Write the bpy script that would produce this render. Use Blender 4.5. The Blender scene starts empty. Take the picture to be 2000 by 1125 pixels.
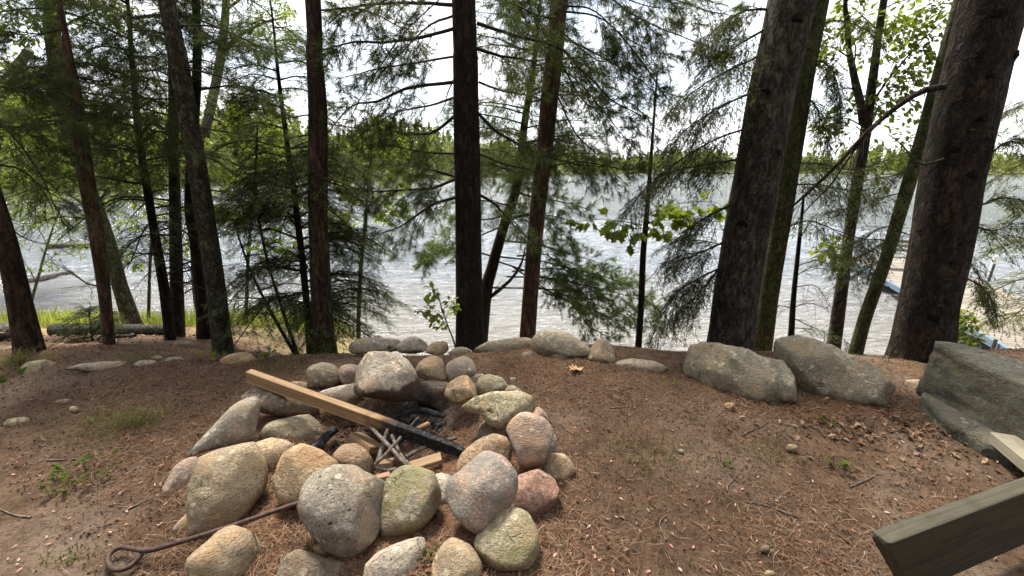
import bpy, math, random
import numpy as np
from mathutils import Vector

# ------------------------------------------------------------------ camera, sky, sun, exposure
sc = bpy.context.scene
F = 800.0                      # focal length in photograph pixels (2000 wide)
CAMZ = 1.45
PITCH = math.radians(16.3)
cam = bpy.data.cameras.new('camera')
cam_o = bpy.data.objects.new('camera', cam)
sc.collection.objects.link(cam_o)
cam.sensor_width = 36.0
cam.lens = 36.0 * F / 2000.0
cam.clip_start = 0.02
cam.clip_end = 6000
cam_o.location = (0, 0, CAMZ)
cam_o.rotation_euler = (math.pi / 2 - PITCH, 0, 0)
sc.camera = cam_o

SUN_EL, SUN_AZ = math.radians(60), math.radians(-24)     # azimuth from +Y, negative to the left
w = bpy.data.worlds.new('World'); sc.world = w; w.use_nodes = True
nt = w.node_tree; nt.nodes.clear()
wo = nt.nodes.new('ShaderNodeOutputWorld'); bg = nt.nodes.new('ShaderNodeBackground')
sky = nt.nodes.new('ShaderNodeTexSky'); sky.sky_type = 'NISHITA'; sky.sun_disc = False
sky.sun_elevation = SUN_EL; sky.sun_rotation = SUN_AZ
sky.air_density = 1.0; sky.dust_density = 2.0; sky.ozone_density = 1.0
tc = nt.nodes.new('ShaderNodeTexCoord'); mp = nt.nodes.new('ShaderNodeMapping')
mp.inputs['Scale'].default_value = (1.0, 1.0, 2.6)
cn = nt.nodes.new('ShaderNodeTexNoise'); cn.inputs['Scale'].default_value = 3.2
cn.inputs['Detail'].default_value = 7; cn.inputs['Roughness'].default_value = 0.55
cr = nt.nodes.new('ShaderNodeMapRange')
cr.inputs['From Min'].default_value = 0.38; cr.inputs['From Max'].default_value = 0.56
cr.inputs['To Min'].default_value = 0.35; cr.inputs['To Max'].default_value = 1.0
mx = nt.nodes.new('ShaderNodeMixRGB'); mx.inputs['Color2'].default_value = (7.0, 7.1, 7.25, 1)
nt.links.new(tc.outputs['Generated'], mp.inputs['Vector']); nt.links.new(mp.outputs['Vector'], cn.inputs['Vector'])
nt.links.new(cn.outputs['Fac'], cr.inputs['Value']); nt.links.new(cr.outputs['Result'], mx.inputs['Fac'])
nt.links.new(sky.outputs['Color'], mx.inputs['Color1']); nt.links.new(mx.outputs['Color'], bg.inputs['Color'])
bg.inputs['Strength'].default_value = 0.10
nt.links.new(bg.outputs['Background'], wo.inputs['Surface'])
sl = bpy.data.lights.new('sun', 'SUN'); sl.energy = 5.0; sl.angle = math.radians(12); sl.color = (1, 0.95, 0.86)
so = bpy.data.objects.new('sun', sl); sc.collection.objects.link(so)
so.rotation_euler = (math.pi / 2 - SUN_EL, 0, math.pi - SUN_AZ)
sd = Vector((math.sin(SUN_AZ) * math.cos(SUN_EL), math.cos(SUN_AZ) * math.cos(SUN_EL), math.sin(SUN_EL)))
so.rotation_euler = sd.to_track_quat('Z', 'Y').to_euler()
so.location = sd * 30
vs = sc.view_settings
vs.view_transform = 'Standard'; vs.look = 'None'; vs.exposure = 1.48; vs.gamma = 1.0; vs.use_curve_mapping = False
sc.cycles.max_bounces = 6; sc.cycles.transparent_max_bounces = 4
sc.cycles.diffuse_bounces = 3; sc.cycles.glossy_bounces = 2; sc.cycles.transmission_bounces = 2
sc.cycles.use_denoising = True
sc.cycles.caustics_reflective = False; sc.cycles.caustics_refractive = False
sc.cycles.sample_clamp_indirect = 5

# ------------------------------------------------------------------ helpers
rng = np.random.default_rng(11)
random.seed(11)
CP, SP = math.cos(PITCH), math.sin(PITCH)
def ray(px, py):
    u, v = px - 1000.0, 562.5 - py
    return np.array([u, F * CP + v * SP, v * CP - F * SP]) / F      # unit image-depth
CAM = np.array([0, 0, CAMZ])
def P(px, py, d):                       # the point at horizontal distance d ahead
    r = ray(px, py); return CAM + r * (d / r[1])
def on(px, py, z=0.0):                  # the point at height z
    r = ray(px, py); return CAM + r * ((z - CAMZ) / r[2])

def _h(i, j, k, s):
    n = (i * 374761393 + j * 668265263 + k * 2147483647 + s * 1274126177) & 0xffffffff
    n = ((n ^ (n >> 13)) * 1274126177) & 0xffffffff
    return ((n ^ (n >> 16)) & 0xffff) / 65535.0 * 2 - 1
def vnoise(p, s=0):
    p = np.asarray(p, float); i = np.floor(p).astype(np.int64); f = p - i; f = f * f * (3 - 2 * f)
    r = 0
    for a in (0, 1):
        for b in (0, 1):
            for c in (0, 1):
                wgt = (f[..., 0] if a else 1 - f[..., 0]) * (f[..., 1] if b else 1 - f[..., 1]) * (f[..., 2] if c else 1 - f[..., 2])
                r = r + wgt * _h(i[..., 0] + a, i[..., 1] + b, i[..., 2] + c, s)
    return r
def fbm(p, o=4, s=0):
    r, a = 0, 1.0
    p = np.asarray(p, float)
    for k in range(o):
        r = r + a * vnoise(p * 2 ** k, s + k); a *= 0.5
    return r / 1.9
def nrm(v): return v / np.maximum(np.linalg.norm(v, axis=-1, keepdims=True), 1e-9)

class MB:
    def __init__(s): s.v = []; s.t = []; s.n = 0
    def add(s, v, t):
        v = np.asarray(v, np.float32).reshape(-1, 3); t = np.asarray(t, np.int32).reshape(-1, 3)
        s.v.append(v); s.t.append(t + s.n); s.n += len(v)
    def quadgrid(s, v, nu, nv, wrap=False):     # v rows nu x nv
        i = np.arange(nu - 1)[:, None]; j = np.arange(nv if wrap else nv - 1)[None, :]
        a = i * nv + j; b = i * nv + (j + 1) % nv; c = (i + 1) * nv + (j + 1) % nv; d = (i + 1) * nv + j
        t = np.concatenate([np.stack([a, b, c], -1).reshape(-1, 3), np.stack([a, c, d], -1).reshape(-1, 3)])
        s.add(v, t)
    def tube(s, pts, rad, k=6, bump=0.0, freq=6.0, caps=True, seed=0):
        pts = np.asarray(pts, float); n = len(pts); rad = np.broadcast_to(np.asarray(rad, float), (n,))
        tg = nrm(np.gradient(pts, axis=0)); ref = np.array([0.31, 0.17, 0.93])
        if abs(tg.mean(0) @ ref) > 0.8: ref = np.array([0.95, 0.3, 0.05])
        u = nrm(np.cross(tg, ref)); w_ = np.cross(tg, u)
        a = np.arange(k) * 2 * math.pi / k
        ring = np.cos(a)[None, :, None] * u[:, None] + np.sin(a)[None, :, None] * w_[:, None]
        r = rad[:, None, None]
        if bump:
            q = pts[:, None] * np.array([1, 1, 0.35]) * freq + ring * 2.2
            r = r * (1 + bump * fbm(q, 3, seed)[..., None])
        v = (pts[:, None] + ring * r).reshape(-1, 3)
        s.quadgrid(v, n, k, True)
        if caps:
            for e in (0, n - 1):
                base = s.n; s.add(np.vstack([v[e * k:(e + 1) * k], pts[e][None]]), [[i, (i + 1) % k, k] if e else [(i + 1) % k, i, k] for i in range(k)])
    def box(s, c, ax, ay, az, bev=0.0):         # centre and three half-axes vectors
        c, ax, ay, az = [np.asarray(q, float) for q in (c, ax, ay, az)]
        la, lb, lc = [np.linalg.norm(q) for q in (ax, ay, az)]
        if bev <= 0: bev = 0.0
        vs_ = []; 
        for sx in (-1, 1):
            for sy in (-1, 1):
                for sz in (-1, 1):
                    p = c + sx * ax + sy * ay + sz * az
                    dx, dy, dz = -sx * ax / la * bev, -sy * ay / lb * bev, -sz * az / lc * bev
                    vs_ += [p + dy + dz, p + dx + dz, p + dx + dy]
        hull(s, np.array(vs_) if bev else np.array(vs_[::3]))
    def build(s, name, m=None, parent=None, smooth=True):
        v = np.concatenate(s.v) if s.v else np.zeros((0, 3), np.float32); t = np.concatenate(s.t)
        org = ORG.get(parent.name, np.zeros(3)) if parent else s.org if hasattr(s, 'org') else np.zeros(3)
        me = mesh_np(name, v - org.astype(np.float32), t, smooth)
        if m: me.materials.append(m)
        o = bpy.data.objects.new(name, me); sc.collection.objects.link(o)
        if parent: o.parent = parent; ORG[o.name] = org
        else: o.location = org.tolist(); ORG[o.name] = org
        return o
ORG = {}
def mesh_np(name, v, t, smooth=True):
    me = bpy.data.meshes.new(name)
    me.vertices.add(len(v)); me.vertices.foreach_set('co', np.ascontiguousarray(v, np.float32).ravel())
    me.loops.add(len(t) * 3); me.loops.foreach_set('vertex_index', np.ascontiguousarray(t, np.int32).ravel())
    me.polygons.add(len(t)); me.polygons.foreach_set('loop_start', np.arange(len(t), dtype=np.int32) * 3)
    me.polygons.foreach_set('loop_total', np.full(len(t), 3, np.int32))
    me.polygons.foreach_set('use_smooth', np.full(len(t), smooth, bool))
    me.update(calc_edges=True)
    return me
import bmesh
def hull(mb, pts):
    bm = bmesh.new()
    for p in pts: bm.verts.new(p)
    bmesh.ops.convex_hull(bm, input=bm.verts)
    bmesh.ops.triangulate(bm, faces=bm.faces)
    bm.verts.index_update()
    loose = [v for v in bm.verts if not v.link_faces]
    bmesh.ops.delete(bm, geom=loose, context='VERTS'); bm.verts.index_update()
    mb.add([v.co[:] for v in bm.verts], [[v.index for v in f.verts] for f in bm.faces]); bm.free()
def thing(name, label, cat, base, group=None):
    o = bpy.data.objects.new(name, None); sc.collection.objects.link(o)
    o.empty_display_size = 0.1; o.location = [float(q) for q in base]; ORG[o.name] = np.asarray(base, float)
    return tag(o, label, cat, group)
def tag(o, label, cat=None, group=None, kind=None):
    if label: o['label'] = label
    if cat: o['category'] = cat
    if group: o['group'] = group
    if kind: o['kind'] = kind
    return o
def spline(pts, n):
    pts = np.asarray(pts, float)
    if len(pts) < 3:
        t = np.linspace(0, 1, n)[:, None]; return pts[0] * (1 - t) + pts[-1] * t
    q = np.vstack([2 * pts[0] - pts[1], pts, 2 * pts[-1] - pts[-2]])
    s_ = np.linspace(0, len(pts) - 1 - 1e-6, n); i = s_.astype(int); f = (s_ - i)[:, None]
    a, b, c, d = q[i], q[i + 1], q[i + 2], q[i + 3]
    return 0.5 * (2 * b + (c - a) * f + (2 * a - 5 * b + 4 * c - d) * f ** 2 + (3 * b - a - 3 * c + d) * f ** 3)

# ------------------------------------------------------------------ materials
class Mat:
    def __init__(s, name, rough=0.85, spec=0.3):
        s.m = bpy.data.materials.new(name); s.m.use_nodes = True; s.nt = s.m.node_tree; s.nt.nodes.clear()
        s.out = s.nt.nodes.new('ShaderNodeOutputMaterial'); s.p = s.nt.nodes.new('ShaderNodeBsdfPrincipled')
        s.p.inputs['Roughness'].default_value = rough; s.p.inputs['Specular IOR Level'].default_value = spec
        s.nt.links.new(s.p.outputs[0], s.out.inputs['Surface'])
        s.tc = s.nt.nodes.new('ShaderNodeTexCoord')
    def L(s, a, b): s.nt.links.new(a, b)
    def vec(s, scale=(1, 1, 1), src='Object', rot=(0, 0, 0), loc=(0, 0, 0)):
        m = s.nt.nodes.new('ShaderNodeMapping'); m.inputs['Scale'].default_value = scale; m.inputs['Rotation'].default_value = rot
        m.inputs['Location'].default_value = loc
        s.L(s.tc.outputs[src], m.inputs['Vector']); return m.outputs[0]
    def pos(s):
        g = s.nt.nodes.new('ShaderNodeNewGeometry'); return g.outputs['Position']
    def noise(s, vec, scale, detail=4, rough=0.6, dist=0.0):
        n = s.nt.nodes.new('ShaderNodeTexNoise'); s.L(vec, n.inputs['Vector'])
        n.inputs['Scale'].default_value = scale; n.inputs['Detail'].default_value = detail
        n.inputs['Roughness'].default_value = rough; n.inputs['Distortion'].default_value = dist; return n.outputs['Fac']
    def voro(s, vec, scale, feat='F1', out='Distance'):
        n = s.nt.nodes.new('ShaderNodeTexVoronoi'); n.feature = feat; s.L(vec, n.inputs['Vector']); n.inputs['Scale'].default_value = scale
        return n.outputs[out]
    def ramp(s, fac, stops):
        r = s.nt.nodes.new('ShaderNodeValToRGB'); s.L(fac, r.inputs['Fac'])
        e = r.color_ramp.elements
        while len(e) < len(stops): e.new(0.5)
        for k, (pp, c) in enumerate(stops):
            e[k].position = pp; e[k].color = (c, c, c, 1) if not hasattr(c, '__len__') else (*c, 1)
        return r.outputs['Color']
    def mix(s, fac, a, b, mode='MIX'):
        m = s.nt.nodes.new('ShaderNodeMixRGB'); m.blend_type = mode
        for q, i in ((fac, 'Fac'), (a, 'Color1'), (b, 'Color2')):
            if isinstance(q, (int, float)): m.inputs[i].default_value = q if i == 'Fac' else (q, q, q, 1)
            elif isinstance(q, tuple): m.inputs[i].default_value = (*q, 1)
            else: s.L(q, m.inputs[i])
        return m.outputs[0]
    def math(s, op, a, b=None):
        m = s.nt.nodes.new('ShaderNodeMath'); m.operation = op
        for k, q in enumerate((a, b)):
            if q is None: continue
            if isinstance(q, (int, float)): m.inputs[k].default_value = q
            else: s.L(q, m.inputs[k])
        return m.outputs[0]
    def bump(s, h, strength=0.5, dist=0.01, prev=None):
        b = s.nt.nodes.new('ShaderNodeBump'); b.inputs['Strength'].default_value = strength; b.inputs['Distance'].default_value = dist
        s.L(h, b.inputs['Height'])
        if prev is not None: s.L(prev, b.inputs['Normal'])
        return b.outputs[0]
    def fin(s, col, normal=None, rough=None):
        if isinstance(col, tuple): s.p.inputs['Base Color'].default_value = (*col, 1)
        else: s.L(col, s.p.inputs['Base Color'])
        if normal is not None: s.L(normal, s.p.inputs['Normal'])
        if rough is not None: s.L(rough, s.p.inputs['Roughness'])
        return s.m

def bark(name, dark, light, ridge=14, lichen=None, lich_amt=0.5, zs=0.22, horiz=False):
    M = Mat(name, 0.9, 0.15)
    v = M.vec((1, 1, 1.6 if horiz else zs))
    vo = M.voro(v, ridge * 2.2, 'DISTANCE_TO_EDGE'); n1 = M.noise(v, ridge * 2.5, 6, 0.65, 0.6); n2 = M.noise(M.vec(), 90, 4)
    c = M.mix(M.ramp(n1, [(0.35, 0.0), (0.65, 1.0)]), dark, light)
    c = M.mix(M.ramp(M.noise(M.vec(), 3.5, 5), [(0.4, 0.0), (0.7, 0.6)]), c, tuple(q * 0.7 for q in dark))
    if lichen:
        l = M.ramp(M.noise(M.vec((1, 1, 0.6)), 16, 6, 0.7), [(0.52, 0.0), (0.62, lich_amt)])
        c = M.mix(l, c, lichen)
    n4 = M.noise(v, ridge * 1.1, 5, 0.6, 0.8); rdg = M.math('ABSOLUTE', M.math('SUBTRACT', n4, 0.5))
    c = M.mix(M.ramp(rdg, [(0.0, 0.75), (0.05, 0.0)]), c, tuple(0.5 * q for q in dark))
    h = M.math('ADD', M.math('MULTIPLY', M.ramp(rdg, [(0.0, 0.0), (0.10, 1.0)]), 0.9), M.math('ADD', M.math('MULTIPLY', M.ramp(vo, [(0.0, 0.0), (0.25, 1.0)]), 0.22), M.math('ADD', n1, M.math('MULTIPLY', n2, 0.35))))
    return M.fin(c, M.bump(h, 1.0, 0.035))
def foliage(name, c1, c2, trans=0.35, scale=3.0):
    M = Mat(name, 0.7, 0.10)
    n = M.noise(M.pos(), scale, 3)
    n2 = M.noise(M.pos(), 35, 2)
    f = M.ramp(M.math('ADD', M.math('MULTIPLY', n, 0.65), M.math('MULTIPLY', n2, 0.35)), [(0.36, 0.0), (0.62, 1.0)])
    c = M.mix(f, c1, c2)
    M.fin(c)
    t = M.nt.nodes.new('ShaderNodeBsdfTranslucent'); mxs = M.nt.nodes.new('ShaderNodeMixShader')
    c2_ = M.mix(1.0, c, (1.4, 1.4, 0.6), 'MULTIPLY')
    M.L(c2_, t.inputs['Color']); mxs.inputs[0].default_value = trans
    M.L(M.p.outputs[0], mxs.inputs[1]); M.L(t.outputs[0], mxs.inputs[2]); M.L(mxs.outputs[0], M.out.inputs['Surface'])
    return M.m
PIT = on(745, 850, 0.0)
def granite(name, base, dark, light, scale=70, moss=None, moss_amt=0.0, spots=0.0, band=False, soot=True):
    M = Mat(name, 0.85, 0.25)
    off = (random.uniform(-9, 9), random.uniform(-9, 9), random.uniform(-9, 9))
    v = M.vec(loc=off)
    if band: v2 = M.vec((1, 1, 4.0), rot=(0.5, 0.4, 0.9), loc=off)
    else: v2 = v
    n1 = M.noise(v2, scale, 5, 0.7); n2 = M.noise(v, scale * 0.12, 5, 0.6); n3 = M.noise(v, scale * 2.3, 3, 0.7)
    c = M.mix(M.ramp(n1, [(0.40, 0.0), (0.60, 1.0)]), tuple(0.74 * q for q in base), light)
    c = M.mix(M.ramp(n3, [(0.36, 1.0), (0.45, 0.0)]), c, dark)
    c = M.mix(M.ramp(M.noise(v, scale * 0.05, 4, 0.6), [(0.42, 0.55), (0.62, 0.0)]), c, (base[0] * 0.72, base[1] * 0.66, base[2] * 0.55))
    c = M.mix(M.ramp(n2, [(0.40, 0.0), (0.68, 0.55)]), c, tuple(0.62 * q for q in base))
    if spots:
        d = M.voro(v, 34); k = M.ramp(M.math('ADD', d, M.math('ADD', M.math('MULTIPLY', M.noise(v, 70, 3), 0.30), M.math('MULTIPLY', M.noise(v, 7, 2), 0.5))), [(0.50, spots), (0.56, 0.0)])
        c = M.mix(k, c, tuple(0.35 * q for q in dark))
    c = M.mix(M.ramp(M.noise(v, 7, 4, 0.6, 0.5), [(0.50, 0.0), (0.60, 0.55)]), c, (base[0] * 1.05, base[1] * 0.84, base[2] * 0.66))
    c = M.mix(M.ramp(M.noise(v, 5, 4, 0.65, 0.8), [(0.53, 0.0), (0.60, 0.6)]), c, tuple(0.5 * q for q in base))
    lc = M.math('ADD', M.voro(v, 21), M.math('MULTIPLY', M.noise(v, 45, 4), 0.35))
    lk = M.mix(1.0, M.ramp(lc, [(0.40, 0.8), (0.47, 0.0)]), M.ramp(M.noise(v, 6, 2), [(0.50, 0.0), (0.58, 1.0)]), 'MULTIPLY')
    c = M.mix(lk, c, tuple(min(1, 1.02 * q) for q in light))
    wv = M.nt.nodes.new('ShaderNodeVectorMath'); wv.operation = 'ADD'; nv = M.nt.nodes.new('ShaderNodeTexNoise'); M.L(v, nv.inputs['Vector']); nv.inputs['Scale'].default_value = 9
    sv = M.nt.nodes.new('ShaderNodeVectorMath'); sv.operation = 'SCALE'; M.L(nv.outputs['Color'], sv.inputs[0]); sv.inputs['Scale'].default_value = 0.16
    M.L(v, wv.inputs[0]); M.L(sv.outputs[0], wv.inputs[1])
    crk = M.ramp(M.voro(wv.outputs[0], 4.2, 'DISTANCE_TO_EDGE'), [(0.0, 0.75), (0.012, 0.0)])
    crk = M.mix(1.0, crk, M.ramp(M.noise(v, 5, 2), [(0.54, 0.0), (0.62, 1.0)]), 'MULTIPLY')
    c = M.mix(crk, c, tuple(0.9 * q for q in dark))
    c = M.mix(M.ramp(M.noise(v, 26, 5, 0.7), [(0.58, 0.0), (0.66, 0.5)]), c, tuple(min(1, 1.12 * q) for q in light))
    if moss:
        k = M.ramp(M.noise(v, 9, 5, 0.65), [(0.62 - 0.3 * moss_amt, 0.0), (0.80 - 0.3 * moss_amt, 0.85)])
        c = M.mix(k, c, moss)
    if soot == 'low':  # underside shade painted into the colour, darker below a set height
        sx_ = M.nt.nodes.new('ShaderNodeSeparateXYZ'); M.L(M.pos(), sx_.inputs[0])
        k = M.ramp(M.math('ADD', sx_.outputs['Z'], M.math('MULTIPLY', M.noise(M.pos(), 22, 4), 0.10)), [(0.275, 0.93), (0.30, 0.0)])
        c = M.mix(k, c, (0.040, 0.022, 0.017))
    elif soot:
        g = M.nt.nodes.new('ShaderNodeVectorMath'); g.operation = 'DISTANCE'; M.L(M.pos(), g.inputs[0])
        g.inputs[1].default_value = (PIT[0] + 0.02, PIT[1] + 0.05, 0.0)
        dd = M.math('ADD', g.outputs['Value'], M.math('MULTIPLY', M.noise(M.pos(), 9, 4), 0.30))
        k = M.ramp(dd, [(0.46, 0.95), (0.60, 0.0)])
        c = M.mix(k, c, (0.012, 0.011, 0.011))
    h = M.math('SUBTRACT', M.math('ADD', n1, M.math('MULTIPLY', n2, 2.6)), M.math('MULTIPLY', crk, 0.7))
    return M.fin(c, M.bump(M.math('ADD', h, M.math('MULTIPLY', n3, 0.4)), 0.9, 0.013))
def wood(name, c1, c2, axis_scale=(1.5, 30, 30), rot=(0, 0, 0), rough=0.75, bumpy=0.3):
    M = Mat(name, rough, 0.25)
    v = M.vec(axis_scale, rot=rot); n = M.noise(v, 2.2, 6, 0.65, 0.4); n2 = M.noise(M.vec(), 6, 4)
    c = M.mix(M.ramp(n, [(0.3, 0.0), (0.7, 1.0)]), c1, c2)
    c = M.mix(M.ramp(n2, [(0.45, 0.0), (0.75, 0.5)]), c, tuple(0.5 * q for q in c1))
    return M, c, M.bump(n, bumpy, 0.003)

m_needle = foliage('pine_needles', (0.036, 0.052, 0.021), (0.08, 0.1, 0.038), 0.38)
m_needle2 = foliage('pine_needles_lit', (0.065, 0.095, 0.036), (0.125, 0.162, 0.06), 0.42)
m_spruce = foliage('spruce_needles', (0.042, 0.056, 0.021), (0.094, 0.11, 0.04), 0.38)
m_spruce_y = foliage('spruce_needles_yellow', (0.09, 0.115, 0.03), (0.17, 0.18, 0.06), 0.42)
m_hemlock = foliage('hemlock_needles', (0.048, 0.074, 0.026), (0.108, 0.138, 0.045), 0.42)
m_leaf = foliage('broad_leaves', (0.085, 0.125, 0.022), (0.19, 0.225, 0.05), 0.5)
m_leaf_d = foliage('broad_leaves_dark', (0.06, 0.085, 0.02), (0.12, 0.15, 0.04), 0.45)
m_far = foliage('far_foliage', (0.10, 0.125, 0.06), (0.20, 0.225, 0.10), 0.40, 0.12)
m_grass = foliage('grass', (0.10, 0.115, 0.04), (0.19, 0.18, 0.085), 0.4)
m_shore = foliage('shore_grass', (0.12, 0.16, 0.035), (0.24, 0.25, 0.08), 0.45)
m_twig = Mat('twig_wood', 0.9, 0.1).fin((0.030, 0.024, 0.019))
m_twig_g = Mat('grey_twig_wood', 0.9, 0.1).fin((0.085, 0.075, 0.062))
BK = dict(
    brown=bark('bark_brown', (0.032, 0.019, 0.013), (0.131, 0.080, 0.052), 16),
    dark=bark('bark_dark', (0.014, 0.010, 0.008), (0.055, 0.037, 0.026), 18, (0.09, 0.10, 0.08), 0.25),
    red=bark('bark_red', (0.051, 0.027, 0.018), (0.219, 0.120, 0.080), 15, (0.14, 0.12, 0.10), 0.4),
    grey=bark('bark_grey', (0.029, 0.023, 0.018), (0.137, 0.109, 0.083), 14, (0.16, 0.155, 0.135), 0.55, 0.4),
    big=bark('bark_big', (0.022, 0.015, 0.011), (0.088, 0.064, 0.046), 13, (0.085, 0.072, 0.058), 0.35, 0.45),
    moss=bark('bark_moss', (0.032, 0.027, 0.016), (0.131, 0.109, 0.067), 16, (0.17, 0.18, 0.13), 0.75, 0.6),
    green=bark('bark_green', (0.043, 0.046, 0.018), (0.149, 0.144, 0.058), 16, (0.11, 0.14, 0.05), 0.6, 0.5),
    scar=bark('bark_scar', (0.006, 0.005, 0.004), (0.022, 0.017, 0.014), 20),
    pale=bark('bark_pale', (0.08, 0.07, 0.055), (0.22, 0.20, 0.165), 12, (0.20, 0.22, 0.16), 0.6, 1.0, True))

# ------------------------------------------------------------------ terrain and lake
WATER = -2.2
def edge(x): return 2.96 + 0.10 * np.sin(x * 1.3 + 0.6) + 0.06 * np.sin(x * 3.1) - 0.035 * np.maximum(-x - 2, 0)
def lerp(a, b, t): return a + (b - a) * t
def sstep(a, b, x): t = np.clip((x - a) / (b - a), 0, 1); return t * t * (3 - 2 * t)
def far_shore(x, y):          # signed metres inside the far land
    az = np.degrees(np.arctan2(x, np.maximum(y, 1e-3))); r = np.hypot(x, y)
    rs = np.interp(az, [-75, -55, -40, -20, -8, 2, 12, 25, 50, 70], [70, 95, 105, 125, 150, 190, 270, 320, 340, 330])
    rs = rs + 6 * np.sin(az * 0.9) + 3 * np.sin(az * 2.3 + 1)
    return r - rs
def ground_z(x, y):
    x = np.asarray(x, float); y = np.asarray(y, float)
    e = edge(x); d = np.maximum(y - e, 0)
    left = sstep(-1.2, -4.5, x) if False else np.clip((-x - 1.0) / 4.0, 0, 1)
    slope = lerp(0.56, 0.335, left * left * (3 - 2 * left))
    z = -slope * np.sqrt(d * d + 0.04) + slope * 0.2
    z = np.maximum(z, -4.5 + 0.1 * np.sin(x * 0.3))
    q = np.stack([x, y, np.zeros_like(x)], -1)
    z = z + 0.018 * fbm(q * 1.7, 3, 5) + 0.010 * fbm(q * 9, 3, 9) * (np.hypot(x, y) < 12)
    z = z + 0.01 * np.exp(-((x - 0.3) / 2.2) ** 2 - ((y - 2.95) / 0.3) ** 2)
    rp = np.hypot(x - PIT[0], (y - PIT[1] - 0.03))
    z = z - 0.10 * np.exp(-(rp / 0.42) ** 4)
    fs = far_shore(x, y)
    z = np.where(y > 20, np.maximum(z, -4.5 + np.clip(fs + 12, 0, 60) * 0.25), z)
    z = np.where(fs > 0, np.minimum(z, -1.4 + 0.05 * fs), z)
    z = np.where(x < -16, np.maximum(z, -2.6 + 0.06 * np.clip(-x - 16, 0, 30) * (y < 26)), z) if False else z
    return z
def gz(x, y): return float(ground_z(np.array([x]), np.array([y]))[0])
def axis(lims):
    out = []
    for a, b, st in lims: out += list(np.arange(a, b, st))
    return np.array(out + [lims[-1][1]])
gx = axis([(-1500, -120, 60), (-120, -20, 10), (-20, -6, 0.5), (-6, 6, 0.06), (6, 20, 0.5), (20, 120, 10), (120, 1500, 60)])
gy = axis([(-60, -4, 4), (-4, 0.4, 0.3), (0.4, 4.2, 0.045), (4.2, 14, 0.3), (14, 60, 4), (60, 420, 12), (420, 1500, 60)])
X, Y = np.meshgrid(gx, gy, indexing='ij')
mb = MB(); mb.quadgrid(np.stack([X, Y, ground_z(X, Y)], -1).reshape(-1, 3), len(gx), len(gy))
M = Mat('forest_floor', 0.95, 0.1)
pz = M.pos()
a1 = M.noise(pz, 1.3, 5, 0.6, 0.3); a2 = M.noise(pz, 7, 6, 0.7); a3 = M.noise(pz, 55, 5, 0.75); a4 = M.noise(pz, 160, 3, 0.7)
c = M.mix(M.ramp(a2, [(0.35, 0.0), (0.65, 1.0)]), (0.078, 0.048, 0.030), (0.170, 0.104, 0.064))
c = M.mix(M.ramp(a1, [(0.50, 0.0), (0.70, 0.75)]), c, (0.255, 0.190, 0.140))
c = M.mix(M.ramp(a3, [(0.34, 0.85), (0.50, 0.0)]), c, (0.035, 0.022, 0.015))
c = M.mix(M.ramp(a3, [(0.58, 0.0), (0.70, 0.7)]), c, (0.22, 0.165, 0.12))
c = M.mix(M.ramp(a4, [(0.62, 0.0), (0.72, 0.6)]), c, (0.28, 0.20, 0.14))
sx = M.nt.nodes.new('ShaderNodeSeparateXYZ'); M.L(pz, sx.inputs[0])
lo = M.ramp(M.math('ADD', M.math('MULTIPLY', sx.outputs['Z'], -0.5), M.math('MULTIPLY', a2, 0.2)), [(0.42, 0.0), (0.66, 1.0)])
c = M.mix(lo, c, M.mix(M.ramp(a3, [(0.4, 0.0), (0.6, 1.0)]), (0.16, 0.12, 0.055), (0.30, 0.24, 0.12)))
gd = M.nt.nodes.new('ShaderNodeVectorMath'); gd.operation = 'DISTANCE'; M.L(pz, gd.inputs[0]); gd.inputs[1].default_value = (PIT[0] + 0.05, PIT[1] + 0.15, -0.08)
c = M.mix(M.ramp(M.math('ADD', gd.outputs['Value'], M.math('MULTIPLY', a2, 0.3)), [(0.42, 0.9), (0.60, 0.0)]), c, M.mix(M.ramp(a2, [(0.48, 0.0), (0.60, 1.0)]), (0.014, 0.012, 0.011), (0.13, 0.125, 0.12)))
farm = M.ramp(M.math('MULTIPLY', sx.outputs['Y'], 0.01), [(0.3, 0.0), (0.4, 1.0)])
c = M.mix(farm, c, (0.10, 0.11, 0.05))
hgt = M.math('ADD', a2, M.math('ADD', M.math('MULTIPLY', a3, 0.8), M.math('MULTIPLY', a4, 0.4)))
g = mb.build('ground', M.fin(c, M.bump(hgt, 0.9, 0.03)))
tag(g, 'brown earth terrace with pine needle litter sloping to the lake', None, None, 'structure')

# lake: displaced near waves, flat sheet beyond
wx = axis([(-1500, -300, 200), (-300, -60, 30), (-60, -22, 2), (-22, 22, 0.2), (22, 60, 2), (60, 300, 30), (300, 1500, 200)])
wy = axis([(4.5, 16, 0.09), (16, 30, 0.3), (30, 80, 3), (80, 500, 30), (500, 1500, 200)])
X, Y = np.meshgrid(wx, wy, indexing='ij')
q = np.stack([X * 0.55 + Y * 0.25, Y * 1.5 - X * 0.2, np.zeros_like(X)], -1)
fade = np.clip((34 - Y) / 14, 0, 1) * np.clip((24 - np.abs(X)) / 3, 0, 1)
Z = WATER + fade * (0.06 * vnoise(q * 0.8, 3) + 0.06 * (1 - np.abs(vnoise(q * 1.5, 4))) + 0.035 * (1 - np.abs(vnoise(q * 3.3, 6))))
mb = MB(); mb.quadgrid(np.stack([X, Y, Z], -1).reshape(-1, 3), len(wx), len(wy))
M = Mat('lake_water', 0.05, 0.5); M.p.inputs['IOR'].default_value = 1.33
pz = M.pos()
mpn = M.nt.nodes.new('ShaderNodeMapping'); mpn.inputs['Scale'].default_value = (0.6, 2.0, 1); mpn.inputs['Rotation'].default_value = (0, 0, 0.2); M.L(pz, mpn.inputs['Vector'])
n1 = M.noise(mpn.outputs[0], 2.2, 5, 0.6, 0.5); n2 = M.noise(mpn.outputs[0], 6, 5, 0.65, 0.4); n3 = M.noise(mpn.outputs[0], 0.5, 3)
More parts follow.
